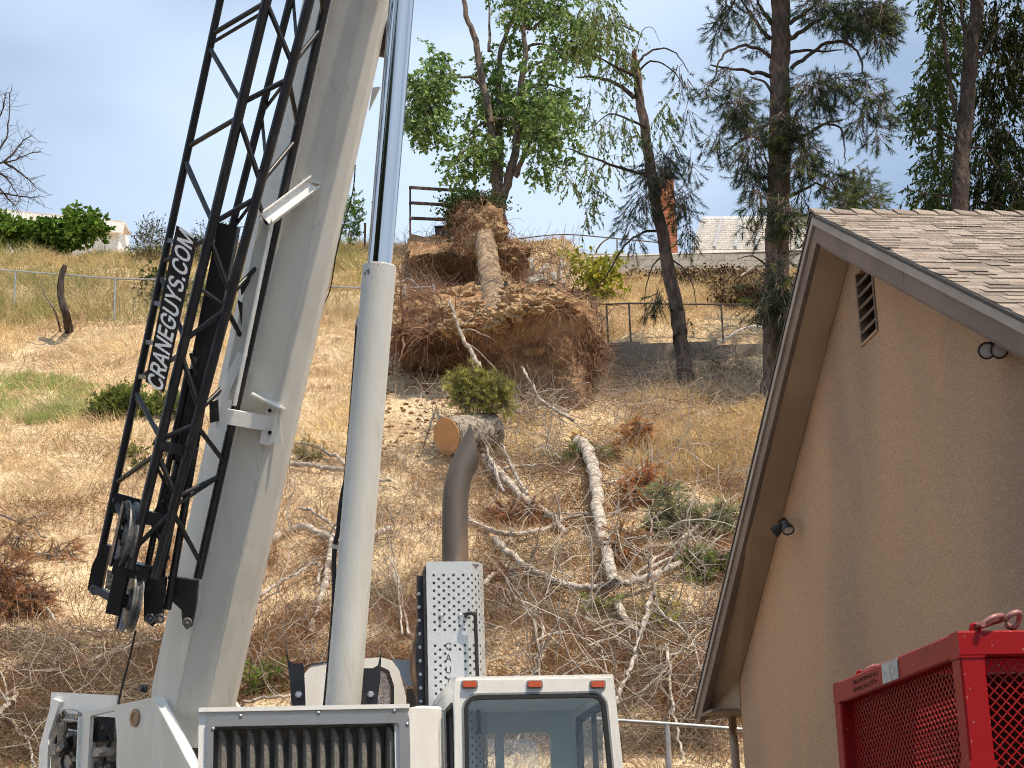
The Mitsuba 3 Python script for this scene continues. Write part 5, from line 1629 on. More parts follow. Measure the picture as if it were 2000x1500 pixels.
# big upright pine near the house
BPG = G(1514, 770)
BY = BPG[1] - .8
bp = thing('tall_pine', 'tall dark pine with a thick straight trunk left of the roof', 'tree')
branch([(1508, 800), (1514, 740), (1516, 640), (1517, 540), (1519, 430), (1522, 330), (1523, 230), (1524, 130), (1525, 30), (1526, -120), (1527, -300), (1528, -500)], BY, BY + .4, .26, .15, 'm_bark_pine', bp, 'trunk', 18, .06, 40, 5)
for i, (pts, y1, r0) in enumerate((([(1507, 45), (1490, 20), (1475, -10)], -.6, .05), ([(1504, 75), (1480, 50), (1462, 20), (1440, -10)], .6, .045), ([(1506, 112), (1480, 95), (1450, 90), (1420, 100), (1405, 120), (1390, 170)], -.9, .04),
                                   ([(1506, 150), (1470, 140), (1430, 135), (1388, 127)], -.8, .045), ([(1507, 180), (1490, 160), (1465, 150)], .6, .035), ([(1545, 135), (1575, 110), (1615, 85), (1655, 84), (1678, 110), (1690, 150)], -.9, .045),
                                   ([(1543, 103), (1580, 98), (1615, 100), (1645, 97)], .6, .035), ([(1544, 75), (1575, 55), (1605, 35), (1640, 10)], -.9, .05), ([(1544, 45), (1580, 20), (1600, -10)], .8, .045), ([(1541, 275), (1580, 260), (1615, 240), (1645, 235)], -.8, .045),
                                   ([(1618, 243), (1640, 250), (1650, 285), (1650, 320)], -.9, .025), ([(1541, 385), (1570, 370), (1600, 360), (1640, 380)], -.7, .035), ([(1506, 360), (1498, 320), (1490, 290)], -.6, .03), ([(1506, 290), (1470, 265), (1440, 280), (1400, 310)], .6, .03),
                                   ([(1541, 425), (1560, 418), (1580, 422), (1592, 440)], -.9, .035), ([(1440, -10), (1420, 30), (1400, 60), (1390, 95)], .4, .02), ([(1500, 520), (1470, 500), (1440, 505)], -.5, .02), ([(1503, 640), (1470, 630), (1450, 650)], -.5, .015))):
    branch(pts, BY, BY + y1, r0, r0 * .35, 'm_bark_dark', bp, 'branch', 8, .06, 50 + i)
cl = [(1400, 60, 26, 34, .7, .3), (1420, 20, 32, 26, .8, .2), (1470, 30, 30, 34, .5, -.4), (1480, 90, 26, 30, .4, .4), (1420, 150, 26, 26, .5, -.6), (1440, 200, 44, 40, 1.0, -.6), (1450, 230, 34, 30, .9, .4), (1385, 180, 22, 26, .6, -.7), (1400, 280, 36, 30, .6, .4),
      (1470, 270, 30, 34, .8, -.5), (1460, 310, 38, 34, .8, -.4), (1475, 350, 34, 34, 1.0, .3), (1480, 395, 26, 30, .8, -.5), (1455, 440, 20, 26, .25, .3), (1485, 460, 20, 26, .4, -.5), (1600, 20, 50, 30, 1.1, -.6), (1660, 30, 46, 40, 1.1, -.7), (1705, 30, 46, 46, 1.2, -.8),
      (1720, 70, 32, 40, 1.0, -.8), (1735, 20, 24, 40, .8, -.6), (1640, 70, 26, 22, .5, .5), (1590, 170, 50, 36, 1.1, -.6), (1640, 165, 40, 34, .7, -.6), (1600, 205, 34, 24, .9, .4), (1690, 180, 40, 34, .6, -.8), (1725, 210, 26, 34, .8, -.8), (1690, 230, 40, 40, .5, -.6),
      (1715, 265, 20, 24, .7, -.7), (1525, 250, 34, 34, 1.3, -.5), (1560, 250, 30, 34, 1.2, -.5), (1575, 300, 30, 36, 1.3, -.5), (1560, 330, 26, 30, 1.0, -.6), (1620, 350, 46, 34, .6, .4), (1530, 420, 34, 36, 1.2, -.5), (1550, 440, 24, 20, 1.0, -.6), (1560, 390, 26, 26, .5, .3),
      (1590, 450, 18, 24, .5, -.6), (1530, 570, 34, 40, 1.2, -.5), (1500, 590, 24, 30, .8, -.5), (1540, 620, 26, 34, 1.1, -.5), (1485, 600, 18, 24, .6, -.6), (1520, 520, 26, 26, .8, -.5), (1535, 660, 20, 34, .8, -.4), (1475, 560, 16, 18, .5, -.5),
      (1450, -40, 60, 40, .8, 0), (1620, -60, 90, 50, .9, 0), (1400, -110, 60, 50, .8, 0), (1640, -180, 100, 70, .9, 0), (1440, -230, 80, 60, .9, 0), (1530, -360, 110, 80, .9, 0), (1560, -110, 110, 70, .8, -.4), (1700, -120, 110, 80, .8, -.6), (1760, -260, 120, 90, .8, -.8), (1600, -280, 120, 80, .8, -.6), (1700, -400, 120, 80, .8, -.8), (1850, -380, 110, 90, .8, -1.0)]
pine(bp, 'needles', cl, BY, 64, 11.0, (.045, .068, .04), (.15, .19, .055), .18, .32, 46, .12, .6, .9, .0085)

# young bright pine behind the roof ridge
yp = thing('young_pine', 'small bright green rounded pine just above the roof ridge', 'tree')
YY = 40.0
branch([(1668, 520), (1668, 440), (1670, 380), (1668, 330)], YY, YY, .07, .03, 'm_bark_dark', yp, 'trunk', 10, .06, 70)
pine(yp, 'needles', [(1670, 380, 52, 40, 1.5, 0), (1640, 400, 36, 30, 1.2, -.2), (1705, 390, 32, 36, 1.3, .1), (1680, 430, 50, 30, 1.2, 0), (1660, 340, 30, 24, .8, .1), (1690, 350, 22, 22, .8, 0)], YY, 65, 7.0, (.09, .13, .04), (.17, .22, .06),   .4, .26, 44, .10, .1, 1.0, .008)

# dense dark trees at the right edge
RY = 33.5
dt = thing('dense_tree', 'dense dark green leafy tree at the right edge behind the roof', 'tree')
branch([(1868, 520), (1874, 400), (1880, 300), (1887, 220), (1893, 140), (1903, 60), (1908, -20), (1912, -160), (1915, -320)], RY - .9, RY - .6, .17, .12, 'm_bark_dark', dt, 'trunk', 14, .06, 80)
for i, (pts, y1, r0) in enumerate((([(1878, 250), (1860, 190), (1850, 120), (1838, 40), (1830, -20)], -.3, .05), ([(1890, 150), (1885, 80), (1876, 0), (1872, -60)], -.2, .05), ([(1884, 290), (1920, 290), (1950, 330)], -.4, .03), ([(1890, 130), (1930, 90), (1960, 40)], .3, .06),
                                   ([(1878, 280), (1840, 260), (1800, 230)], .4, .04), ([(1872, 390), (1840, 380), (1800, 380)], .4, .03))):
    branch(pts, RY - .8, RY - .8 + y1, r0, r0 * .35, 'm_bark_dark', dt, 'branch', 8, .06, 90 + i)
cl = [(1830, 110, 30, 40, 1.0, -.2), (1840, 50, 34, 40, .8, .2), (1815, 160, 30, 34, 1.0, 0), (1800, 205, 34, 28, 1.2, -.2), (1830, 240, 40, 34, 1.1, .4), (1790, 200, 24, 20, 1.0, 0), (1825, 300, 34, 36, 1.0, .3), (1800, 370, 28, 26, .9, .1), (1830, 390, 44, 30, 1.2, .5),
      (1850, 160, 30, 60, .8, .8), (1850, 340, 40, 50, 1.0, .9), (1880, 60, 40, 60, .7, 1.0), (1840, 0, 40, 40, .9, .4), (1850, -60, 60, 50, .9, .4)]
broadleaf(dt, 'leaves', cl, RY, 66, 7.5, .13, (.075, .125, .04), (.16, .21, .06), .3, .6, .4, 12, 1.0, lw=.32)
cl = [(1940, 60, 60, 60, 1.2, .8), (1985, 140, 60, 70, 1.3, .6), (1930, 170, 50, 60, 1.2, .9), (1960, 260, 70, 60, 1.4, .8), (1920, 330, 60, 60, 1.4, .9), (1990, 360, 60, 60, 1.4, .6), (1900, 410, 60, 40, 1.4, .8), (1960, 430, 80, 40, 1.4, .6), (1870, 430, 40, 30, 1.2, .8),
      (1990, 20, 50, 60, 1.1, .5), (2080, 100, 90, 120, .9, .5), (2080, 320, 90, 120, .9, .5), (1960, -80, 90, 70, 1.0, .5), (2080, -130, 110, 90, .9, .5), (1950, -230, 110, 90, .9, .4), (2200, 200, 110, 200, .7, .6), (2100, -330, 130, 110, .8, .5), (2250, -150, 130, 160, .7, .5), (1850, -180, 80, 70, .9, .3), (2000, -480, 150, 110, .7, .3), (1780, -330, 90, 80, .7, .0), (2020, -120, 90, 80, 1.0, -1.6), (2080, -250, 110, 90, 1.0, -1.8), (2080, 20, 70, 70, 1.0, -1.4), (1960, -190, 80, 70, .9, -1.5)]
broadleaf(dt, 'leaves', cl, RY, 67, 4.5, .14, (.05, .075, .028), (.10, .105, .045), .3, .8, .45, 12, 1.0, lw=.32)

# bare tree at the left edge, hill poles
bt = thing('bare_tree', 'bare leafless tree at the left edge against the sky', 'tree')
r = np.random.default_rng(71)
BTY = 55.0
branch([(-95, 470), (-80, 400), (-60, 340), (-40, 300), (-25, 250)], BTY, BTY, .2, .10, 'm_bark_dark', bt, 'trunk', 10, .06, 100)
main_ = [[(-60, 340), (-20, 325), (5, 318), (30, 312), (55, 300), (80, 296)], [(-50, 320), (-10, 300), (12, 270), (18, 220), (18, 180)], [(-60, 345), (-10, 338), (10, 345), (25, 365), (40, 390)], [(-70, 380), (-20, 375), (10, 378), (40, 384), (74, 385)],
         [(-40, 300), (-10, 245), (5, 215), (10, 190)], [(8, 318), (25, 300), (45, 275), (62, 265)], [(-30, 350), (0, 370), (20, 392), (30, 402)], [(10, 318), (30, 330), (55, 350), (72, 368)]]
for i, m_ in enumerate(main_):
    p = branch(m_, BTY, BTY + r.uniform(-1, 1), .045, .012, 'm_bark_dark', bt, 'branch', 6, .06, 110 + i)
    n = 26
    q = p[r.integers(len(p) // 4, len(p), n)]
    d = unit(unit(p[-1] - p[0]) * .6 + r.normal(size=(n, 3)) * .7)
    ll = r.uniform(.2, .8, n)[:, None]
    pts = np.stack([q, q + d * ll * .5 + r.normal(size=(n, 3)) * .03, q + d * ll + r.normal(size=(n, 3)) * .08 + V(0, 0, -.03)], 1)
    add('twigs', batch_tubes(pts, np.array([[.009, .007, .004]]).repeat(n, 0), 3), 'm_bark_dark', bt, kind='stuff')

# ------------------------------------------------------------------ shrubs


def shrub(base, label, clumps, Y, seed, per, leaf, col, alt, share, down=.1, L=.3, group=None, pine_=False, lw=.5, catg='shrub', stems=3, m=10, spread=.6):
    k = thing(base, label, catg, group)
    r = np.random.default_rng(seed)
    c0 = clumps[0]
    foot = atY(c0[0], c0[1] + c0[3] * 1.3, Y)
    for i in range(stems):
        c = clumps[i % len(clumps)]
        p = atY(c[0] + r.normal() * 4, c[1], Y)
        add('stem', tube(spline([foot + r.normal(size=3) * .05, (foot + p) / 2 + r.normal(size=3) * .06, p], 4), np.linspace(.02, .006, 9), 6), 'm_dead_dark', k, smooth=True)
    if pine_:
        pine(k, 'foliage', clumps, Y, seed, per * 5, col, alt, share, L, 40, leaf, down)
    else:
        broadleaf(k, 'foliage', clumps, Y, seed, per * 5, leaf, col, alt, share, down, L, m, 1.0, spread=spread, lw=lw)
    return k


VG = 'leafy green vines along the left crest'
shrub('vine_shrub', 'bright green vine shrub at the left edge of the crest', [(20, 450, 40, 26, 1.2), (60, 455, 34, 24, 1.1), (-20, 450, 40, 30, 1)], 51, 201, 1.3, .15, (.12, .22, .03), (.19, .30, .06), .4, .1, .3, lw=.75)
shrub('vine_shrub', 'dark green vine shrub in the middle of the left crest', [(95, 455, 32, 28, 1.3), (110, 470, 30, 24, 1.1)], 50.6, 202, 1.3, .15, (.07, .14, .025), (.15, .25, .05), .3, .1, .3, lw=.75)
shrub('vine_shrub', 'tallest bright green vine shrub in front of the white house', [(160, 440, 36, 30, 1.3), (148, 420, 16, 18, 1), (185, 445, 22, 22, 1.0), (140, 465, 34, 20, 1.0)], 50.4, 203, 1.3, .15, (.11, .20, .03), (.19, .30, .06), .4, .1, .3, lw=.75)
shrub('grey_shrub', 'grey green shrub behind the lattice jib, left of the name board', [(295, 475, 32, 34, 1.2), (300, 450, 24, 20, .8), (290, 510, 34, 26, 1.1)], 47.5, 204, 1.3, .09, (.10, .11, .06), (.15, .17, .07), .3, -.4, .35, lw=.3)
shrub('grey_shrub', 'grey green shrub seen through the lattice jib', [(420, 480, 40, 40, 1.1), (440, 455, 20, 20, .8), (380, 500, 34, 26, 1.0)], 47.5, 205, 1.2, .09, (.11, .12, .06), (.17, .19, .08), .3, -.4, .35, lw=.3)
shrub('green_bush', 'dark green bush behind the jib at the left fence', [(300, 555, 24, 30, 1.2), (310, 600, 26, 30, 1.2), (360, 580, 50, 40, 1.0), (295, 625, 14, 16, 1)], 41.5, 206, 1.3, .10, (.055, .08, .025), (.13, .17, .05), .3, .0, .3, lw=.45)
shrub('young_tree', 'slim bright green sapling right of the boom on the crest', [(685, 425, 18, 34, 1.2), (690, 395, 10, 18, .9), (680, 455, 20, 16, 1.0)], 47.5, 207, 1.6, .10, (.12, .22, .04), (.19, .29, .07), .4, -.3, .25, catg='sapling')
shrub('yellow_shrub', 'yellow green shrub right of the rubble', [(1150, 525, 30, 26, 1.2), (1180, 545, 32, 34, 1.1), (1150, 575, 26, 24, 1.2), (1195, 510, 20, 20, .8), (1120, 498, 14, 8, .7), (1210, 570, 14, 20, .6)], 40.5, 208, 1.4, .12, (.28, .33, .05), (.42, .40, .06), .45, .1, .28, lw=.5)
shrub('low_bush', 'low green bush on the slope left of the jib foot', [(225, 795, 40, 26, 1.2), (262, 800, 30, 24, 1.1), (310, 800, 40, 26, 1.2), (350, 795, 26, 24, 1.0), (240, 780, 30, 20, 1.2), (205, 805, 26, 18, 1.1)], 32.4, 209, 7.0, .08, (.15, .20, .05), (.27, .31, .08), .35, -.2, .2, lw=.4)
shrub('low_bush', 'small yellow green bush seen through the lower jib lattice', [(268, 890, 20, 18, 1.1), (285, 925, 16, 20, .8), (330, 880, 24, 20, .8)], 29.6, 210, 4.5, .07, (.15, .18, .04), (.22, .24, .06), .35, -.2, .18, lw=.35)
shrub('weed_clump', 'small olive weed clump right of the boom', [(600, 885, 26, 18, 1.0), (620, 895, 20, 12, .9)], 29.8, 211, 4.5, .07, (.17, .17, .05), (.22, .20, .07), .35, -.2, .2, lw=.25, catg='weeds')
shrub('weed_clump', 'green weed clump near the foot of the boom', [(510, 1330, 34, 26, 1.1), (540, 1325, 16, 16, 1), (480, 1345, 20, 16, .8)], 20.4, 212, 4.5, .07, (.13, .19, .04), (.22, .27, .07), .35, -.2, .15, lw=.35, catg='weeds')
shrub('dead_bush', 'dark dead bush in the shade by the tall pine', [(1430, 720, 50, 34, .8), (1400, 740, 30, 26, .7), (1465, 745, 34, 30, .8), (1380, 690, 20, 18, .5)], 35.2, 213, 1.3, .06, (.15, .10, .085), (.20, .14, .10), .3, .1, .3, lw=.3)

# low foliage of felled pines on the slope
for i, (cl_, lab, col, alt, sh) in enumerate((
        ([(930, 770, 44, 34, 1.5), (900, 750, 26, 24, 1.2), (965, 760, 26, 34, 1.3), (930, 735, 26, 20, 1.0), (985, 790, 14, 20, .9)], 'round yellow green pine bough on top of the sawn log', (.19, .20, .055), (.29, .28, .09), .5),
        ([(1095, 925, 40, 30, 1.0), (1130, 900, 30, 26, .7), (1060, 950, 26, 20, .8), (1165, 890, 24, 20, .6)], 'green pine bough behind the splintered branch', (.10, .13, .045), (.18, .20, .07), .4),
        ([(1350, 1020, 60, 34, .8), (1390, 1060, 44, 40, .9), (1310, 1010, 40, 30, .8), (1420, 1010, 24, 34, .8), (1330, 1060, 40, 30, .7), (1300, 960, 34, 24, .6), (1275, 1040, 30, 24, .5)], 'grey green pine bough beside the house roof edge', (.17, .19, .10), (.26, .27, .15), .45),
        ([(1375, 1115, 34, 30, 1.3), (1400, 1140, 24, 20, 1.0), (1355, 1090, 20, 16, .9), (1410, 1095, 18, 22, 1)], 'darker green pine bough low beside the house roof edge', (.085, .12, .035), (.17, .21, .05), .4),
        ([(1292, 1225, 20, 28, 1.1), (1300, 1190, 16, 16, .8)], 'small yellow green pine tuft right of the fallen branches', (.19, .20, .045), (.30, .26, .08), .4),
        ([(1185, 1190, 26, 14, 1.1), (1165, 1185, 16, 12, 1.0)], 'small bright green pine tuft below the curved branch', (.15, .22, .05), (.24, .30, .08), .4),
        ([(1238, 870, 34, 34, 1.3), (1215, 895, 30, 24, 1.0), (1250, 840, 24, 20, .8)], 'upper rust brown dead pine bough left of the golden grass', (.30, .15, .06), (.36, .20, .09), .4),
        ([(1250, 960, 32, 34, 1.4), (1245, 1000, 26, 26, 1.2), (1262, 930, 20, 18, .9)], 'lower rust brown dead pine bough left of the green boughs', (.31, .14, .055), (.37, .19, .08), .4),
        ([(1010, 1015, 34, 22, 1.1), (985, 1005, 24, 20, 1.0), (1030, 1000, 20, 20, .9)], 'dark red brown dead bough under the branches by the exhaust', (.22, .11, .06), (.30, .17, .09), .4),
        ([(1215, 1060, 30, 40, .8), (1200, 1110, 20, 26, .6)], 'rust brown needles right of the splintered branch', (.28, .14, .06), (.34, .20, .09), .4),
        ([(40, 1180, 60, 50, 1.0), (10, 1130, 40, 34, .9), (70, 1220, 40, 26, .8)], 'red brown pile of dead boughs at the lower left', (.21, .105, .055), (.29, .16, .085), .4),
        ([(110, 1080, 60, 26, .5), (30, 1060, 40, 24, .5)], 'rust brown scattered boughs at the left above the pile', (.27, .15, .075), (.33, .2, .11), .4),
        ([(970, 1190, 24, 50, .9), (1000, 1130, 20, 30, .7)], 'dark brown dead bough right of the perforated guard', (.17, .09, .05), (.26, .15, .08), .4))):
    Yc = float(np.mean([G(c[0], c[1] + c[3] * .6)[1] for c in cl_])) - .15
    if i == 0:
        Yc = 30.0
    if i == 1:
        Yc += .7
    k = thing('pine_bough', lab, 'branch')
    r = np.random.default_rng(300 + i)
    for c in cl_:
        p = atY(c[0], c[1], Yc)
        d = unit(r.normal(size=3) * V(1, .4, .5))
        add('stem', tube(spline([p - d * .35, p + r.normal(size=3) * .05, p + d * .3], 4), np.linspace(.016, .006, 9), 6), 'm_dead_wood_grey', k, smooth=True)
    pine(k, 'needles', cl_, Yc, 320 + i, 30.0 if i else 30.0, tuple(v * 1.45 for v in col), tuple(v * 1.45 for v in alt), sh, .20, 42, .09, .15, .55, .0065)

# ------------------------------------------------------------------ felled logs and branches, each a thing of its own
lg = thing('sawn_log', 'thick sawn log with an orange cut face, grey bark', 'log')
fc = atY(873, 852, 29.6)
ln = unit(V(-.70, -.68, -.24))                               # the cut face looks down the slope to the left
l1 = fc - ln * 1.0 + V(.1, 0, .05)
pts = spline([fc, fc - ln * .8, l1], 6)
add('bark', tube(pts, np.linspace(.325, .29, len(pts)), 28, True, .035, 4), 'm_bark_log', lg, smooth=50)
add('cut_face', lathe(fc + ln * .004, ln, [(0, .0), (.0, .312), (.012, .306), (.014, .002)], 36), 'm_cut_wood', lg, smooth=40)
k = key('wood_chip')
scene[k] = {**mikit.ply(lump(G(869, 899) + V(0, -.1, .05), [.09, .06, .045], 3, .3, 2), smooth=True), 'bsdf': {'type': 'ref', 'id': 'm_splinter'}}
tag(k, 'pale wood chip lying under the cut face of the log', 'wood chip')
k = key('broken_stick')
scene[k] = {**mikit.ply(tube(spline([G(878, 812) + V(0, -.5, .2), G(872, 795) + V(0, -.6, .25), atY(864, 768, 29.9)], 4), np.linspace(.035, .015, 9), 7), smooth=True), 'bsdf': {'type': 'ref', 'id': 'm_dead_dark'}}
tag(k, 'short dark stick standing up at the top of the sawn log', 'stick')


def fallen(label, px, w0_, w1_, mat='m_dead_wood', lift=.18, seed=0, twigs=0, rough=.045, Y=None, name='fallen_branch'):
    """A branch lying on the slope: pixel widths at its ends give its real thickness."""
    k = thing(name, label, 'branch')
    pts = [G(x, y) for x, y in px]
    n = len(pts)
    if Y is None:                                             # held a little above the slope, along the line of sight
        pts = [p + unit(EYE - p) * 2.0 * lift for p in pts]
    else:
        pts = [atY(x, y, Y + (i - n / 2) * -.12) for i, (x, y) in enumerate(px)]
    D_ = [np.linalg.norm(p - EYE) for p in pts]
    c = spline(pts, 5)
    r_ = np.random.default_rng(900 + seed)
    c[1:-1] += r_.normal(size=c[1:-1].shape) * .012
    rad = np.linspace(w0_ * D_[0], w1_ * D_[-1], len(c)) / FOC / 2 * .72
    add('limb', tube(c, rad, 10, True, rough, seed), mat, k, smooth=True)
    for i in range(twigs):
        j = r_.integers(len(c) // 5, len(c))
        d = unit(unit(c[min(j + 1, len(c) - 1)] - c[j - 1]) * .6 + r_.normal(size=3) * V(.8, .4, .8) + V(0, -.1, .25))
        L_ = r_.uniform(.3, 1.1)
        q = [c[j]]
        for s in range(4):
            d = unit(d + r_.normal(size=3) * .25)
            q.append(q[-1] + d * L_ / 4)
        r0 = min(rad[j] * .5, .016)
        add('twig', tube(spline(q, 3), np.linspace(r0, .004, 13), 6), mat if r_.random() < .7 else 'm_dead_wood_grey', k, smooth=True)
    return k, c, rad


k, c, rad = fallen('pale broken branch with a yellow splintered top, standing out of the brush', [(1128, 860), (1150, 885), (1163, 940), (1170, 1000), (1180, 1060), (1192, 1110), (1203, 1140)], 36, 30, lift=.5, seed=1, twigs=3)
r = np.random.default_rng(77)
up_ = unit(c[0] - c[2])
sp = []
for i in range(9):
    o = c[0] + r.normal(size=3) * rad[0] * .45
    t_ = unit(up_ + r.normal(size=3) * .18)
    L_ = r.uniform(.12, .36)
    sp.append(tube([o - up_ * .05, o + t_ * L_ * .6, o + t_ * L_], [.055, .035, .004], 5))
add('splinter', cat(sp), 'm_splinter', k)
for args in (
        dict(label='stout grey branch slanting down right of the exhaust tip', px=[(948, 895), (975, 925), (1005, 955), (1040, 985), (1075, 1008), (1105, 1040)], w0_=32, w1_=16, mat='m_dead_wood', seed=2, twigs=7),
        dict(label='pale thin branch running right from behind the exhaust pipe', px=[(912, 1012), (940, 1028), (970, 1040), (1020, 1042), (1070, 1030), (1120, 1008), (1160, 1004), (1205, 1003)], w0_=18, w1_=7, seed=3, twigs=4),
        dict(label='long pale branch sagging in a curve across the brush', px=[(968, 1052), (1000, 1085), (1040, 1112), (1085, 1135), (1130, 1147), (1180, 1146), (1240, 1135), (1290, 1118), (1328, 1098)], w0_=20, w1_=20, seed=4, twigs=8, lift=.3),
        dict(label='thin pale branch curving down beside the guard, nearer the guard', px=[(980, 1098), (1000, 1125), (1020, 1160), (1038, 1200), (1050, 1250), (1056, 1330)], w0_=10, w1_=7, seed=5, twigs=3),
        dict(label='thin pale branch curving down beside the guard, farther from it', px=[(1020, 1170), (1045, 1190), (1058, 1225), (1060, 1260), (1050, 1300), (1030, 1335)], w0_=8, w1_=5, seed=6, twigs=3),
        dict(label='pale crooked branch above the right corner of the cab', px=[(1275, 1160), (1262, 1200), (1250, 1245), (1238, 1290), (1220, 1330), (1204, 1378)], w0_=13, w1_=11, seed=7, twigs=5, lift=.4),
        dict(label='thin dark upright stem left of the green boughs', px=[(1278, 1165), (1272, 1110), (1270, 1050), (1274, 990), (1280, 930), (1268, 870)], w0_=8, w1_=4, mat='m_dead_dark', seed=8, twigs=4, lift=.45),
        dict(label='pale forked branch reaching up towards the roof edge', px=[(1222, 1140), (1270, 1100), (1320, 1062), (1365, 1022), (1395, 995), (1440, 998)], w0_=11, w1_=5, seed=9, twigs=12, lift=.35),
        dict(label='pale branch low across the green boughs by the roof edge', px=[(1270, 1110), (1310, 1092), (1350, 1084), (1385, 1068), (1410, 1045)], w0_=10, w1_=5, seed=10, twigs=8, lift=.35),
        dict(label='pale branch spreading into thin twigs above the house downspout', px=[(1278, 1180), (1300, 1205), (1330, 1225), (1355, 1260), (1370, 1310), (1385, 1350)], w0_=9, w1_=4, seed=11, twigs=10, lift=.35),
        dict(label='thin upright pale twig branch in front of the near fence', px=[(1300, 1260), (1308, 1310), (1312, 1370), (1325, 1430), (1335, 1490)], w0_=9, w1_=6, seed=12, twigs=8, lift=.35),
        dict(label='bent grey branch left of the lift cylinder, broken at its bend', px=[(522, 1062), (550, 1042), (590, 1030), (625, 1040), (645, 1050), (690, 1060), (740, 1040), (760, 1032)], w0_=24, w1_=16, seed=13, twigs=4),
        dict(label='pale branch hanging down from the bend, left of the hose', px=[(650, 1048), (645, 1090), (636, 1130), (628, 1165), (618, 1200), (606, 1235)], w0_=22, w1_=14, seed=14, twigs=2),
        dict(label='thin grey branch slanting to the hose above the bend', px=[(586, 992), (612, 1000), (640, 1020), (668, 1040)], w0_=10, w1_=10, seed=15, twigs=2),
        dict(label='thin grey branch slanting up from the boom edge below the bend', px=[(498, 1168), (530, 1148), (570, 1125), (608, 1102), (625, 1105), (622, 1140)], w0_=10, w1_=8, seed=16, twigs=3),
        dict(label='straight grey branch lying right of the boom, lower of two', px=[(560, 905), (600, 908), (640, 914), (690, 918)], w0_=15, w1_=13, mat='m_dead_wood_grey', seed=17, twigs=2),
        dict(label='thin curved branch right of the boom, upper of two', px=[(575, 866), (610, 870), (640, 885), (680, 910)], w0_=9, w1_=9, mat='m_dead_wood_grey', seed=18, twigs=2),
        dict(label='grey branch at lower left, upper of two near the boom foot', px=[(140, 1224), (180, 1230), (230, 1232), (270, 1242), (310, 1252)], w0_=7, w1_=10, seed=19, twigs=4),
        dict(label='grey branch at lower left, longest of those near the boom foot', px=[(30, 1312), (90, 1308), (150, 1305), (190, 1285), (220, 1275), (280, 1258)], w0_=6, w1_=14, seed=20, twigs=6),
        dict(label='thin dark branch at the left edge of the slope', px=[(-20, 1000), (20, 1012), (60, 1030), (90, 1050)], w0_=7, w1_=4, mat='m_dead_dark', seed=21, twigs=3),
        dict(label='thin forked branch above the red brown pile at lower left', px=[(75, 1148), (90, 1185), (108, 1212)], w0_=5, w1_=7, seed=22, twigs=3),
        dict(label='long pale branch in the lower left corner', px=[(0, 1392), (30, 1420), (55, 1455), (70, 1500)], w0_=9, w1_=7, seed=23, twigs=7),
        dict(label='short pale branch at the left edge in the lower corner', px=[(-10, 1400), (20, 1370), (32, 1352)], w0_=16, w1_=9, seed=24, twigs=3),
        dict(label='pale leaning dead branch in front of the root mass', px=[(878, 585), (890, 625), (905, 660), (922, 690), (936, 718)], w0_=8, w1_=13, seed=25, twigs=5, Y=31.6),
        dict(label='thin pale branch right of the yellow green bough, below the root plate', px=[(1018, 716), (1036, 745), (1060, 785), (1085, 800), (1120, 822)], w0_=7, w1_=11, seed=26, twigs=4, Y=30.8),
        dict(label='pale branch lying level behind the splintered branch', px=[(925, 808), (980, 806), (1040, 802), (1080, 792), (1110, 805)], w0_=9, w1_=6, seed=27, twigs=5, lift=.25),
        dict(label='thin branch rising beside the sawn log', px=[(985, 960), (965, 915), (950, 870), (940, 830), (958, 800)], w0_=8, w1_=4, mat='m_dead_wood_grey', seed=28, twigs=6, lift=.4),
        dict(label='thin crooked branch right of the exhaust tip', px=[(1030, 965), (1010, 930), (990, 890), (975, 850), (962, 810)], w0_=9, w1_=4, mat='m_dead_wood_grey', seed=29, twigs=6, lift=.35),
        dict(label='pale branch lying level above the stout grey branch', px=[(985, 915), (1020, 910), (1060, 908), (1095, 905)], w0_=9, w1_=5, seed=30, twigs=5),
        dict(label='pale stump of branch low behind the curved branch', px=[(1205, 1175), (1218, 1205), (1232, 1225), (1250, 1240)], w0_=26, w1_=14, seed=31, twigs=2),
        dict(label='thin branch slanting by the rust brown boughs', px=[(1190, 945), (1220, 930), (1250, 915), (1268, 900)], w0_=8, w1_=5, seed=32, twigs=3, lift=.35),
        dict(label='pale upright twig branch right of the lift cylinder', px=[(785, 1240), (780, 1180), (774, 1120), (760, 1060)], w0_=6, w1_=4, seed=33, twigs=8, lift=.35),
        dict(label='pale thin branch between the lift cylinder and the guard', px=[(800, 1240), (790, 1190), (770, 1120), (765, 1090)], w0_=7, w1_=5, seed=34, twigs=6, lift=.3),
        dict(label='short pale branch stub right of the lift cylinder', px=[(735, 940), (752, 940), (764, 938)], w0_=9, w1_=8, seed=35, twigs=1),
        dict(label='pale short branch emerging behind the guard', px=[(945, 1145), (960, 1125), (985, 1112)], w0_=16, w1_=12, seed=36, twigs=2),
        dict(label='pale thin branch near the boom foot beside the green weeds', px=[(465, 1378), (500, 1366), (540, 1362), (575, 1356)], w0_=9, w1_=8, seed=37, twigs=2),
        dict(label='curving thin root branch left of the root plate', px=[(768, 560), (800, 545), (830, 575), (850, 625)], w0_=7, w1_=4, mat='m_dead_wood_grey', seed=38, twigs=4, lift=.6),
        dict(label='dark thin dead stem in front of the yellow green shrub', px=[(1163, 598), (1162, 550), (1163, 500), (1170, 480), (1200, 455)], w0_=8, w1_=4, mat='m_dead_dark', seed=39, twigs=4, lift=.5),
        dict(label='grey dead stem rising from the rubble', px=[(1100, 570), (1096, 520), (1100, 480)], w0_=7, w1_=4, mat='m_dead_wood_grey', seed=40, twigs=4, lift=.4)):
    args.setdefault('lift', .2)
    fallen(**args)
sc_ = thing('dead_stump', 'dark curved dead stump leaning on the left fence', 'stump')
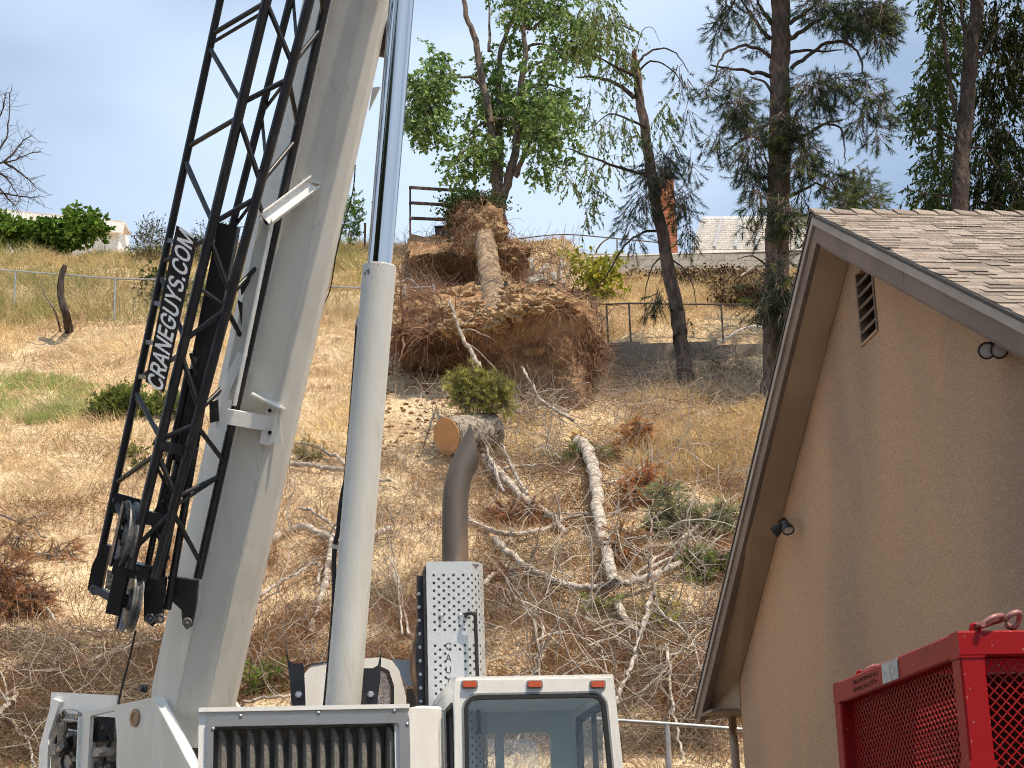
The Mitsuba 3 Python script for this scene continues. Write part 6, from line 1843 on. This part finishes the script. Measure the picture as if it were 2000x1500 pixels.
add('stem', tube(spline([G(136, 645) - Z * .1, atY(130, 618, 38.3), atY(119, 580, 38.3), atY(119, 545, 38.3), atY(127, 518, 38.3)], 5), np.linspace(.10, .06, 21), 10, True, .12, 2), 'm_bark_dark', sc_, smooth=True)
add('stem', tube(spline([G(120, 645) - Z * .1, atY(108, 610, 38.2), atY(90, 580, 38.2), atY(80, 560, 38.2)], 4), np.linspace(.03, .012, 13), 7), 'm_dead_dark', sc_, smooth=True)

# ================================================================== GROUND COVER: dry grass, litter, brushwood
r = np.random.default_rng(500)


def scatter(n, y0, y1, power=1.0):
    """Points on the part of the slope near the view, evenly per square metre of plan."""
    out = []
    while sum(map(len, out)) < n:
        y = r.uniform(y0, y1, n)
        x = r.uniform(-.32 * y1 - 1.5, .32 * y1 + 1.5, n)
        ok = np.abs(x) < .30 * y + 1.2
        out.append(np.stack([x[ok], y[ok]], 1))
    p = np.vstack(out)[:n]
    return np.column_stack([p, ground_z(p[:, 0], p[:, 1])])


def patch(p, s, seed, lo=.4, hi=.6):
    return ss(lo, hi, meshkit.fbm(np.column_stack([p[:, 0] * s, p[:, 1] * s, p[:, 0] * 0]), 4, seed))


def grass(name, P, hmin, hmax, width, cols, seed, lean=.8, label=None, down=.25, patchsize=1.0):
    """Bent dry blades (two triangles each); colours per blade, mottled by patches."""
    rr = np.random.default_rng(seed)
    n = len(P)
    h_ = rr.uniform(hmin, hmax, n) * (.6 + .8 * patch(P, .8, seed + 1))
    a = rr.uniform(0, 2 * np.pi, n)
    l_ = rr.uniform(.2, 1, n) * lean
    d = np.stack([np.cos(a) * l_, np.sin(a) * l_ - down, np.ones(n) * .8], 1)
    # neighbouring blades lie the same way, so the sward reads as tufts
    q = np.stack([P[:, 0] * 1.7, P[:, 1] * 1.7, P[:, 0] * 0], -1)
    d[:, 0] += (meshkit.noise(q, seed + 5) - .5) * 2.2
    d[:, 1] += (meshkit.noise(q, seed + 6) - .5) * 1.6
    d = unit(d)
    s = unit(np.cross(d, rr.normal(size=(n, 3))))
    mid = P + d * h_[:, None] * .55
    tip = mid + unit(d + V(0, -.1, -.55) + rr.normal(size=(n, 3)) * .25) * h_[:, None] * .5
    w = width * rr.uniform(.6, 1.3, n)[:, None]
    v = np.stack([P - s * w / 2, P + s * w / 2, mid + s * w * .35, mid - s * w * .35, tip], 1)
    f = np.array([[0, 1, 2], [0, 2, 3], [3, 2, 4]])[None] + (np.arange(n) * 5)[:, None, None]
    c0, c1, c2 = (np.asarray(c) for c in cols)
    m1 = patch(P, .55 * patchsize, seed + 2, .38, .62)[:, None]
    m2 = patch(P, 1.6 * patchsize, seed + 3, .50, .68)[:, None] * .8
    c = (c0 * (1 - m1) + c1 * m1) * (1 - m2) + c2 * m2
    c = c * (1 + .35 * (rr.random((n, 1)) * 2 - 1)) * (1 + .06 * (rr.random((n, 3)) * 2 - 1))
    k = key(name)
    scene[k] = {**mikit.ply((v.reshape(-1, 3), f.reshape(-1, 3)), color=np.repeat(np.clip(c, .01, .9), 5, 0)), 'bsdf': {'type': 'ref', 'id': 'm_grass'}}
    tag(k, label, 'grass', kind='stuff')


def rows_of(P):
    q = proj(P)
    return q[:, 0], q[:, 1]


STRAW, GOLD, BROWN, RUST = (.74, .59, .375), (.71, .55, .305), (.50, .365, .235), (.38, .225, .125)
P = scatter(300000, 17.2, 56)
px, py = rows_of(P)
bare = (np.hypot((px - 800) / 90, (py - 800) / 120) < 1) & (r.random(len(P)) < .8)
root_ = (px > 780) & (px < 1140) & (py > 520) & (py < 800) & (r.random(len(P)) < .9)
brush = (px > 480) & (px < 1460) & (py > 900)
lowleft = (px < 480) & (py > 980)
toe = (px > 1130) & (P[:, 1] > 35.3) & (P[:, 1] < 37.0) & (r.random(len(P)) < .5)
thin = r.random(len(P)) < .30 + .9 * ss(.36, .52, meshkit.fbm(np.column_stack([P[:, 0] * .8, P[:, 1] * .8, P[:, 0] * 0]), 4, 91))
P1 = P[thin & ~bare & ~root_ & ~brush & ~lowleft & ~toe]
grass('dry_grass', P1, .12, .30, .014, (STRAW, GOLD, BROWN), 501, label='straw coloured dry grass covering the upper slope')
P1 = P1[~((P1[:, 0] > 2.2) & (P1[:, 1] > 49) & (r.random(len(P1)) < .7))]
P2 = P[(brush | lowleft) & ~root_]
grass('dry_grass', P2, .08, .24, .013, (BROWN, STRAW, RUST), 502, label='brown dry grass and needle litter covering the lower slope', patchsize=1.6)
# green weeds: a pale patch on the left slope, rougher growth above the left fence
P = scatter(240000, 31.0, 37.0)
px, py = rows_of(P)
inside = (np.hypot((px - 75) / 115, (py - 780) / 52) + .35 * (meshkit.fbm(P * 1.3, 3, 77) - .5) * 2) < 1
edge = 1 - (np.hypot((px - 75) / 115, (py - 780) / 52))
keep = r.random(len(P)) < np.clip(.30 + 1.3 * patch(P, 2.2, 78, .42, .58) * ss(-.1, .5, edge), 0, 1)
grass('green_weeds', P[inside & keep][:26000], .10, .26, .015, ((.38, .46, .16), (.50, .53, .24), (.58, .52, .28)), 503, label='pale green weeds in a patch on the left slope', patchsize=2)
P = scatter(60000, 39.5, 51)
px, py = rows_of(P)
inside = (px < 760) & (r.random(len(P)) < .85)
grass('tall_weeds', P[inside], .25, .60, .016, ((.40, .37, .16), (.52, .43, .22), (.28, .29, .10)), 504, label='olive and straw coloured weeds on the upper left bank', lean=.6)
P = scatter(60000, 37.2, 47.5)
px, py = rows_of(P)
grass('golden_grass', P[px > 1150], .2, .42, .014, (GOLD, (.56, .42, .22), STRAW), 505, label='golden standing grass behind the rusty fence', lean=.4)
P = scatter(70000, 28, 34)
px, py = rows_of(P)
grass('golden_grass', P[(px > 1230) & (py > 780) & (py < 1010)], .2, .42, .014, (GOLD, (.56, .42, .22), STRAW), 506, label='golden standing grass below the dead bush, by the house roof', lean=.45)


# dead pine needles in rusty drifts
def drift(name, label, boxes, n, col, alt, seed):
    rr = np.random.default_rng(seed)
    Pn = []
    for (x0, y0, x1, y1, share) in boxes:
        g_ = np.array([[G(x, y) for x in np.linspace(x0, x1, 9)] for y in np.linspace(y0, y1, 7)])
        m = int(n * share)
        u_, v_ = rr.random(m) * 7.999, rr.random(m) * 5.999
        i, j = u_.astype(int), v_.astype(int)
        fu, fv = (u_ - i)[:, None], (v_ - j)[:, None]
        p = g_[j, i] * (1 - fu) * (1 - fv) + g_[j, i + 1] * fu * (1 - fv) + g_[j + 1, i] * (1 - fu) * fv + g_[j + 1, i + 1] * fu * fv
        p[:, 2] = ground_z(p[:, 0], p[:, 1])
        keep = patch(p, 1.1, seed, .42, .60) > rr.random(m)
        Pn.append(p[keep])
    p = np.vstack(Pn)
    m = len(p)
    p = p + V(0, -.04, .08) + rr.normal(size=(m, 3)) * V(.05, .05, .05)
    d = unit(rr.normal(size=(m, 3)) * V(1, .7, .7) + V(0, -.1, .15))
    k = key(name)
    L_ = rr.uniform(.07, .2, m)
    scene[k] = {**mikit.ply(needles(p, d, L_, .009, rr), color=tint(m, 3, col, .45, rr, alt, .4)), 'bsdf': {'type': 'ref', 'id': 'm_grass'}}
    tag(k, label, 'needles', kind='stuff')


drift('dead_needles', 'rust brown dead pine needles drifted over the lower slope', [(-40, 980, 480, 1480, .3), (480, 1080, 830, 1360, .25), (930, 850, 1470, 1480, .45)], 130000, (.29, .165, .09), (.20, .11, .06), 510)
drift('dead_needles', 'grey brown litter among the fallen branches', [(700, 880, 1460, 1480, .75), (-40, 1240, 320, 1500, .25)], 130000, (.28, .215, .145), (.18, .13, .088), 511)


def brushwood(name, label, boxes, n, seed, cols, rad=.006, L_=(.25, .9), up=.3):
    """Thin crooked twigs lying every way."""
    rr = np.random.default_rng(seed)
    Pn = []
    for (x0, y0, x1, y1, share) in boxes:
        g_ = np.array([[G(x, y) for x in np.linspace(x0, x1, 9)] for y in np.linspace(y0, y1, 7)])
        m = int(n * share)
        u_, v_ = rr.random(m) * 7.999, rr.random(m) * 5.999
        i, j = u_.astype(int), v_.astype(int)
        p = g_[j, i] + (g_[j, i + 1] - g_[j, i]) * (u_ - i)[:, None] + (g_[j + 1, i] - g_[j, i]) * (v_ - j)[:, None]
        p[:, 2] = ground_z(p[:, 0], p[:, 1])
        keep = .25 + .75 * patch(p, .8, seed, .4, .6) > rr.random(m)
        Pn.append(p[keep])
    p = np.vstack(Pn)
    m = len(p)
    p = p + V(0, -.03, .06) + np.abs(rr.normal(size=(m, 1))) * V(0, -.08, .12)
    d = unit(rr.normal(size=(m, 3)) * V(1, .5, .6) + V(0, -.15, up))
    ll = rr.uniform(*L_, m)[:, None]
    pts = [p]
    for i in range(4):
        d = unit(d + rr.normal(size=(m, 3)) * .32)
        pts.append(pts[-1] + d * ll / 4)
    Pn = np.stack(pts, 1)
    R_ = rad * rr.uniform(.5, 1.6, m)[:, None] * np.linspace(1, .4, 5)[None]
    v, f = batch_tubes(Pn, R_, 3)
    c = np.asarray(cols[0])[None] + (np.asarray(cols[1]) - np.asarray(cols[0]))[None] * rr.random((m, 1))
    c = c * (1 + .3 * (rr.random((m, 1)) * 2 - 1))
    k = key(name)
    scene[k] = {**mikit.ply((v, f), color=np.repeat(c, 15, 0)), 'bsdf': {'type': 'ref', 'id': 'm_twig'}}
    tag(k, label, 'twigs', kind='stuff')


brushwood('brushwood', 'pale grey dead twigs tangled over the lower slope', [(700, 860, 1460, 1480, .62), (480, 880, 760, 1380, .16), (-30, 1260, 320, 1490, .14)], 5600, 520, ((.42, .35, .275), (.20, .155, .12)), .0048, (.2, .65))
brushwood('brushwood', 'dark dead twigs in the shaded ground below the root plate', [(1000, 740, 1480, 840, .5), (820, 740, 1100, 900, .2), (1150, 700, 1500, 800, .3)], 3500, 521, ((.44, .36, .28), (.24, .18, .14)), .006, (.3, .8), .2)
brushwood('brushwood', 'thick pale dead twigs around the fallen branches', [(940, 880, 1440, 1460, .75), (-20, 1330, 120, 1500, .2)], 520, 522, ((.50, .44, .37), (.33, .28, .23)), .009, (.5, 1.5), .45)
brushwood('brushwood', 'brown twigs hanging in the rubble around the stump', [(770, 480, 860, 640, .5), (1000, 500, 1130, 610, .5)], 1600, 523, ((.30, .20, .14), (.16, .10, .07)), .007, (.3, .9), .3)
# clods and stones on the bare soil
r = np.random.default_rng(530)
parts = []
for i in range(420):
    x, y = (r.uniform(740, 900), r.uniform(690, 900)) if i < 220 else (r.uniform(860, 1120), r.uniform(560, 650))
    c = G(x, y)
    m = trimesh.creation.icosahedron()
    v = np.asarray(m.vertices) * (1 + .5 * (r.random((12, 1)) - .5)) * V(1, .9, .7) * r.uniform(.012, .06)
    parts.append((c + v + Z * .01, np.asarray(m.faces)))
k = key('soil_clods')
scene[k] = {**mikit.ply(cat(parts)), 'bsdf': {'type': 'ref', 'id': 'm_soil'}}
tag(k, 'sandy clods scattered on the bare soil by the root plate', 'soil', kind='stuff')

# ================================================================== ACROSS THE STREET: what the chromed rod and the glass mirror, behind the photographer
sh = thing('street_house', 'low brown house across the street behind the photographer', 'house')
add('wall', obox(V(-7, -24, 1.5), np.eye(3), [7, 4, 1.5]), 'm_stucco', sh)
for s_ in (-1, 1):
    add('roof', obox(V(-7, -24 + s_ * 2.3, 3.75), [X, unit(V(0, 1, -s_ * .36)), unit(V(0, s_ * .36, 1))], [7.5, 2.6, .06]), 'm_shingle_3', sh)
for x in (-11, -5):
    w_ = add('window', obox(V(x, -19.99, 1.6), np.eye(3), [.8, .03, .55]), 'm_white_paint', sh)
    add('pane', obox(V(x, -19.955, 1.6), np.eye(3), [.72, .01, .48]), 'm_rubber', w_)
r = np.random.default_rng(88)
for i, (x, y, h_, w_, lab) in enumerate(((-15, -27, 15, 5.0, 'broad dark street tree to the left across the street'), (-19, -14, 17, 4.5, 'tall dark street tree to the left beside the yard'), (-18, -3, 15, 4.0, 'dark street tree farthest to the left beside the yard'), (-12, -12, 16, 4.5, 'tall dark street tree nearest to the yard'), (-9, -19, 15, 4.0, 'dark street tree by the end of the low brown house'))):
    k = thing('added_street_tree', lab + ', unseen behind the photographer, added for the rod to mirror', 'tree')  # unseen trees, added and sized to put dark reflections in the rod
    add('trunk', tube(spline([V(x, y, -.2), V(x + .2, y, h_ * .3), V(x, y + .1, h_ * .62)], 5), np.linspace(.3, .12, 11), 10), 'm_bark_dark', k, smooth=True)
    n = 5200
    q = unit(r.normal(size=(n, 3))) * (r.random((n, 1)) ** .4)
    q = q * (.75 + .5 * meshkit.fbm(q * 2 + i * 9, 3, 5)[:, None])
    p = V(x, y, h_ * .62) + q * V(w_, w_ * .8, h_ * .42)
    add('crown', leaves(p, unit(r.normal(size=(n, 3)) + V(0, 0, -.4)), r.uniform(.5, .9, n), .45, r), 'm_leaf', k, color=tint(n, 4, (.05, .075, .03), .4, r, (.09, .10, .04), .3), kind='stuff')
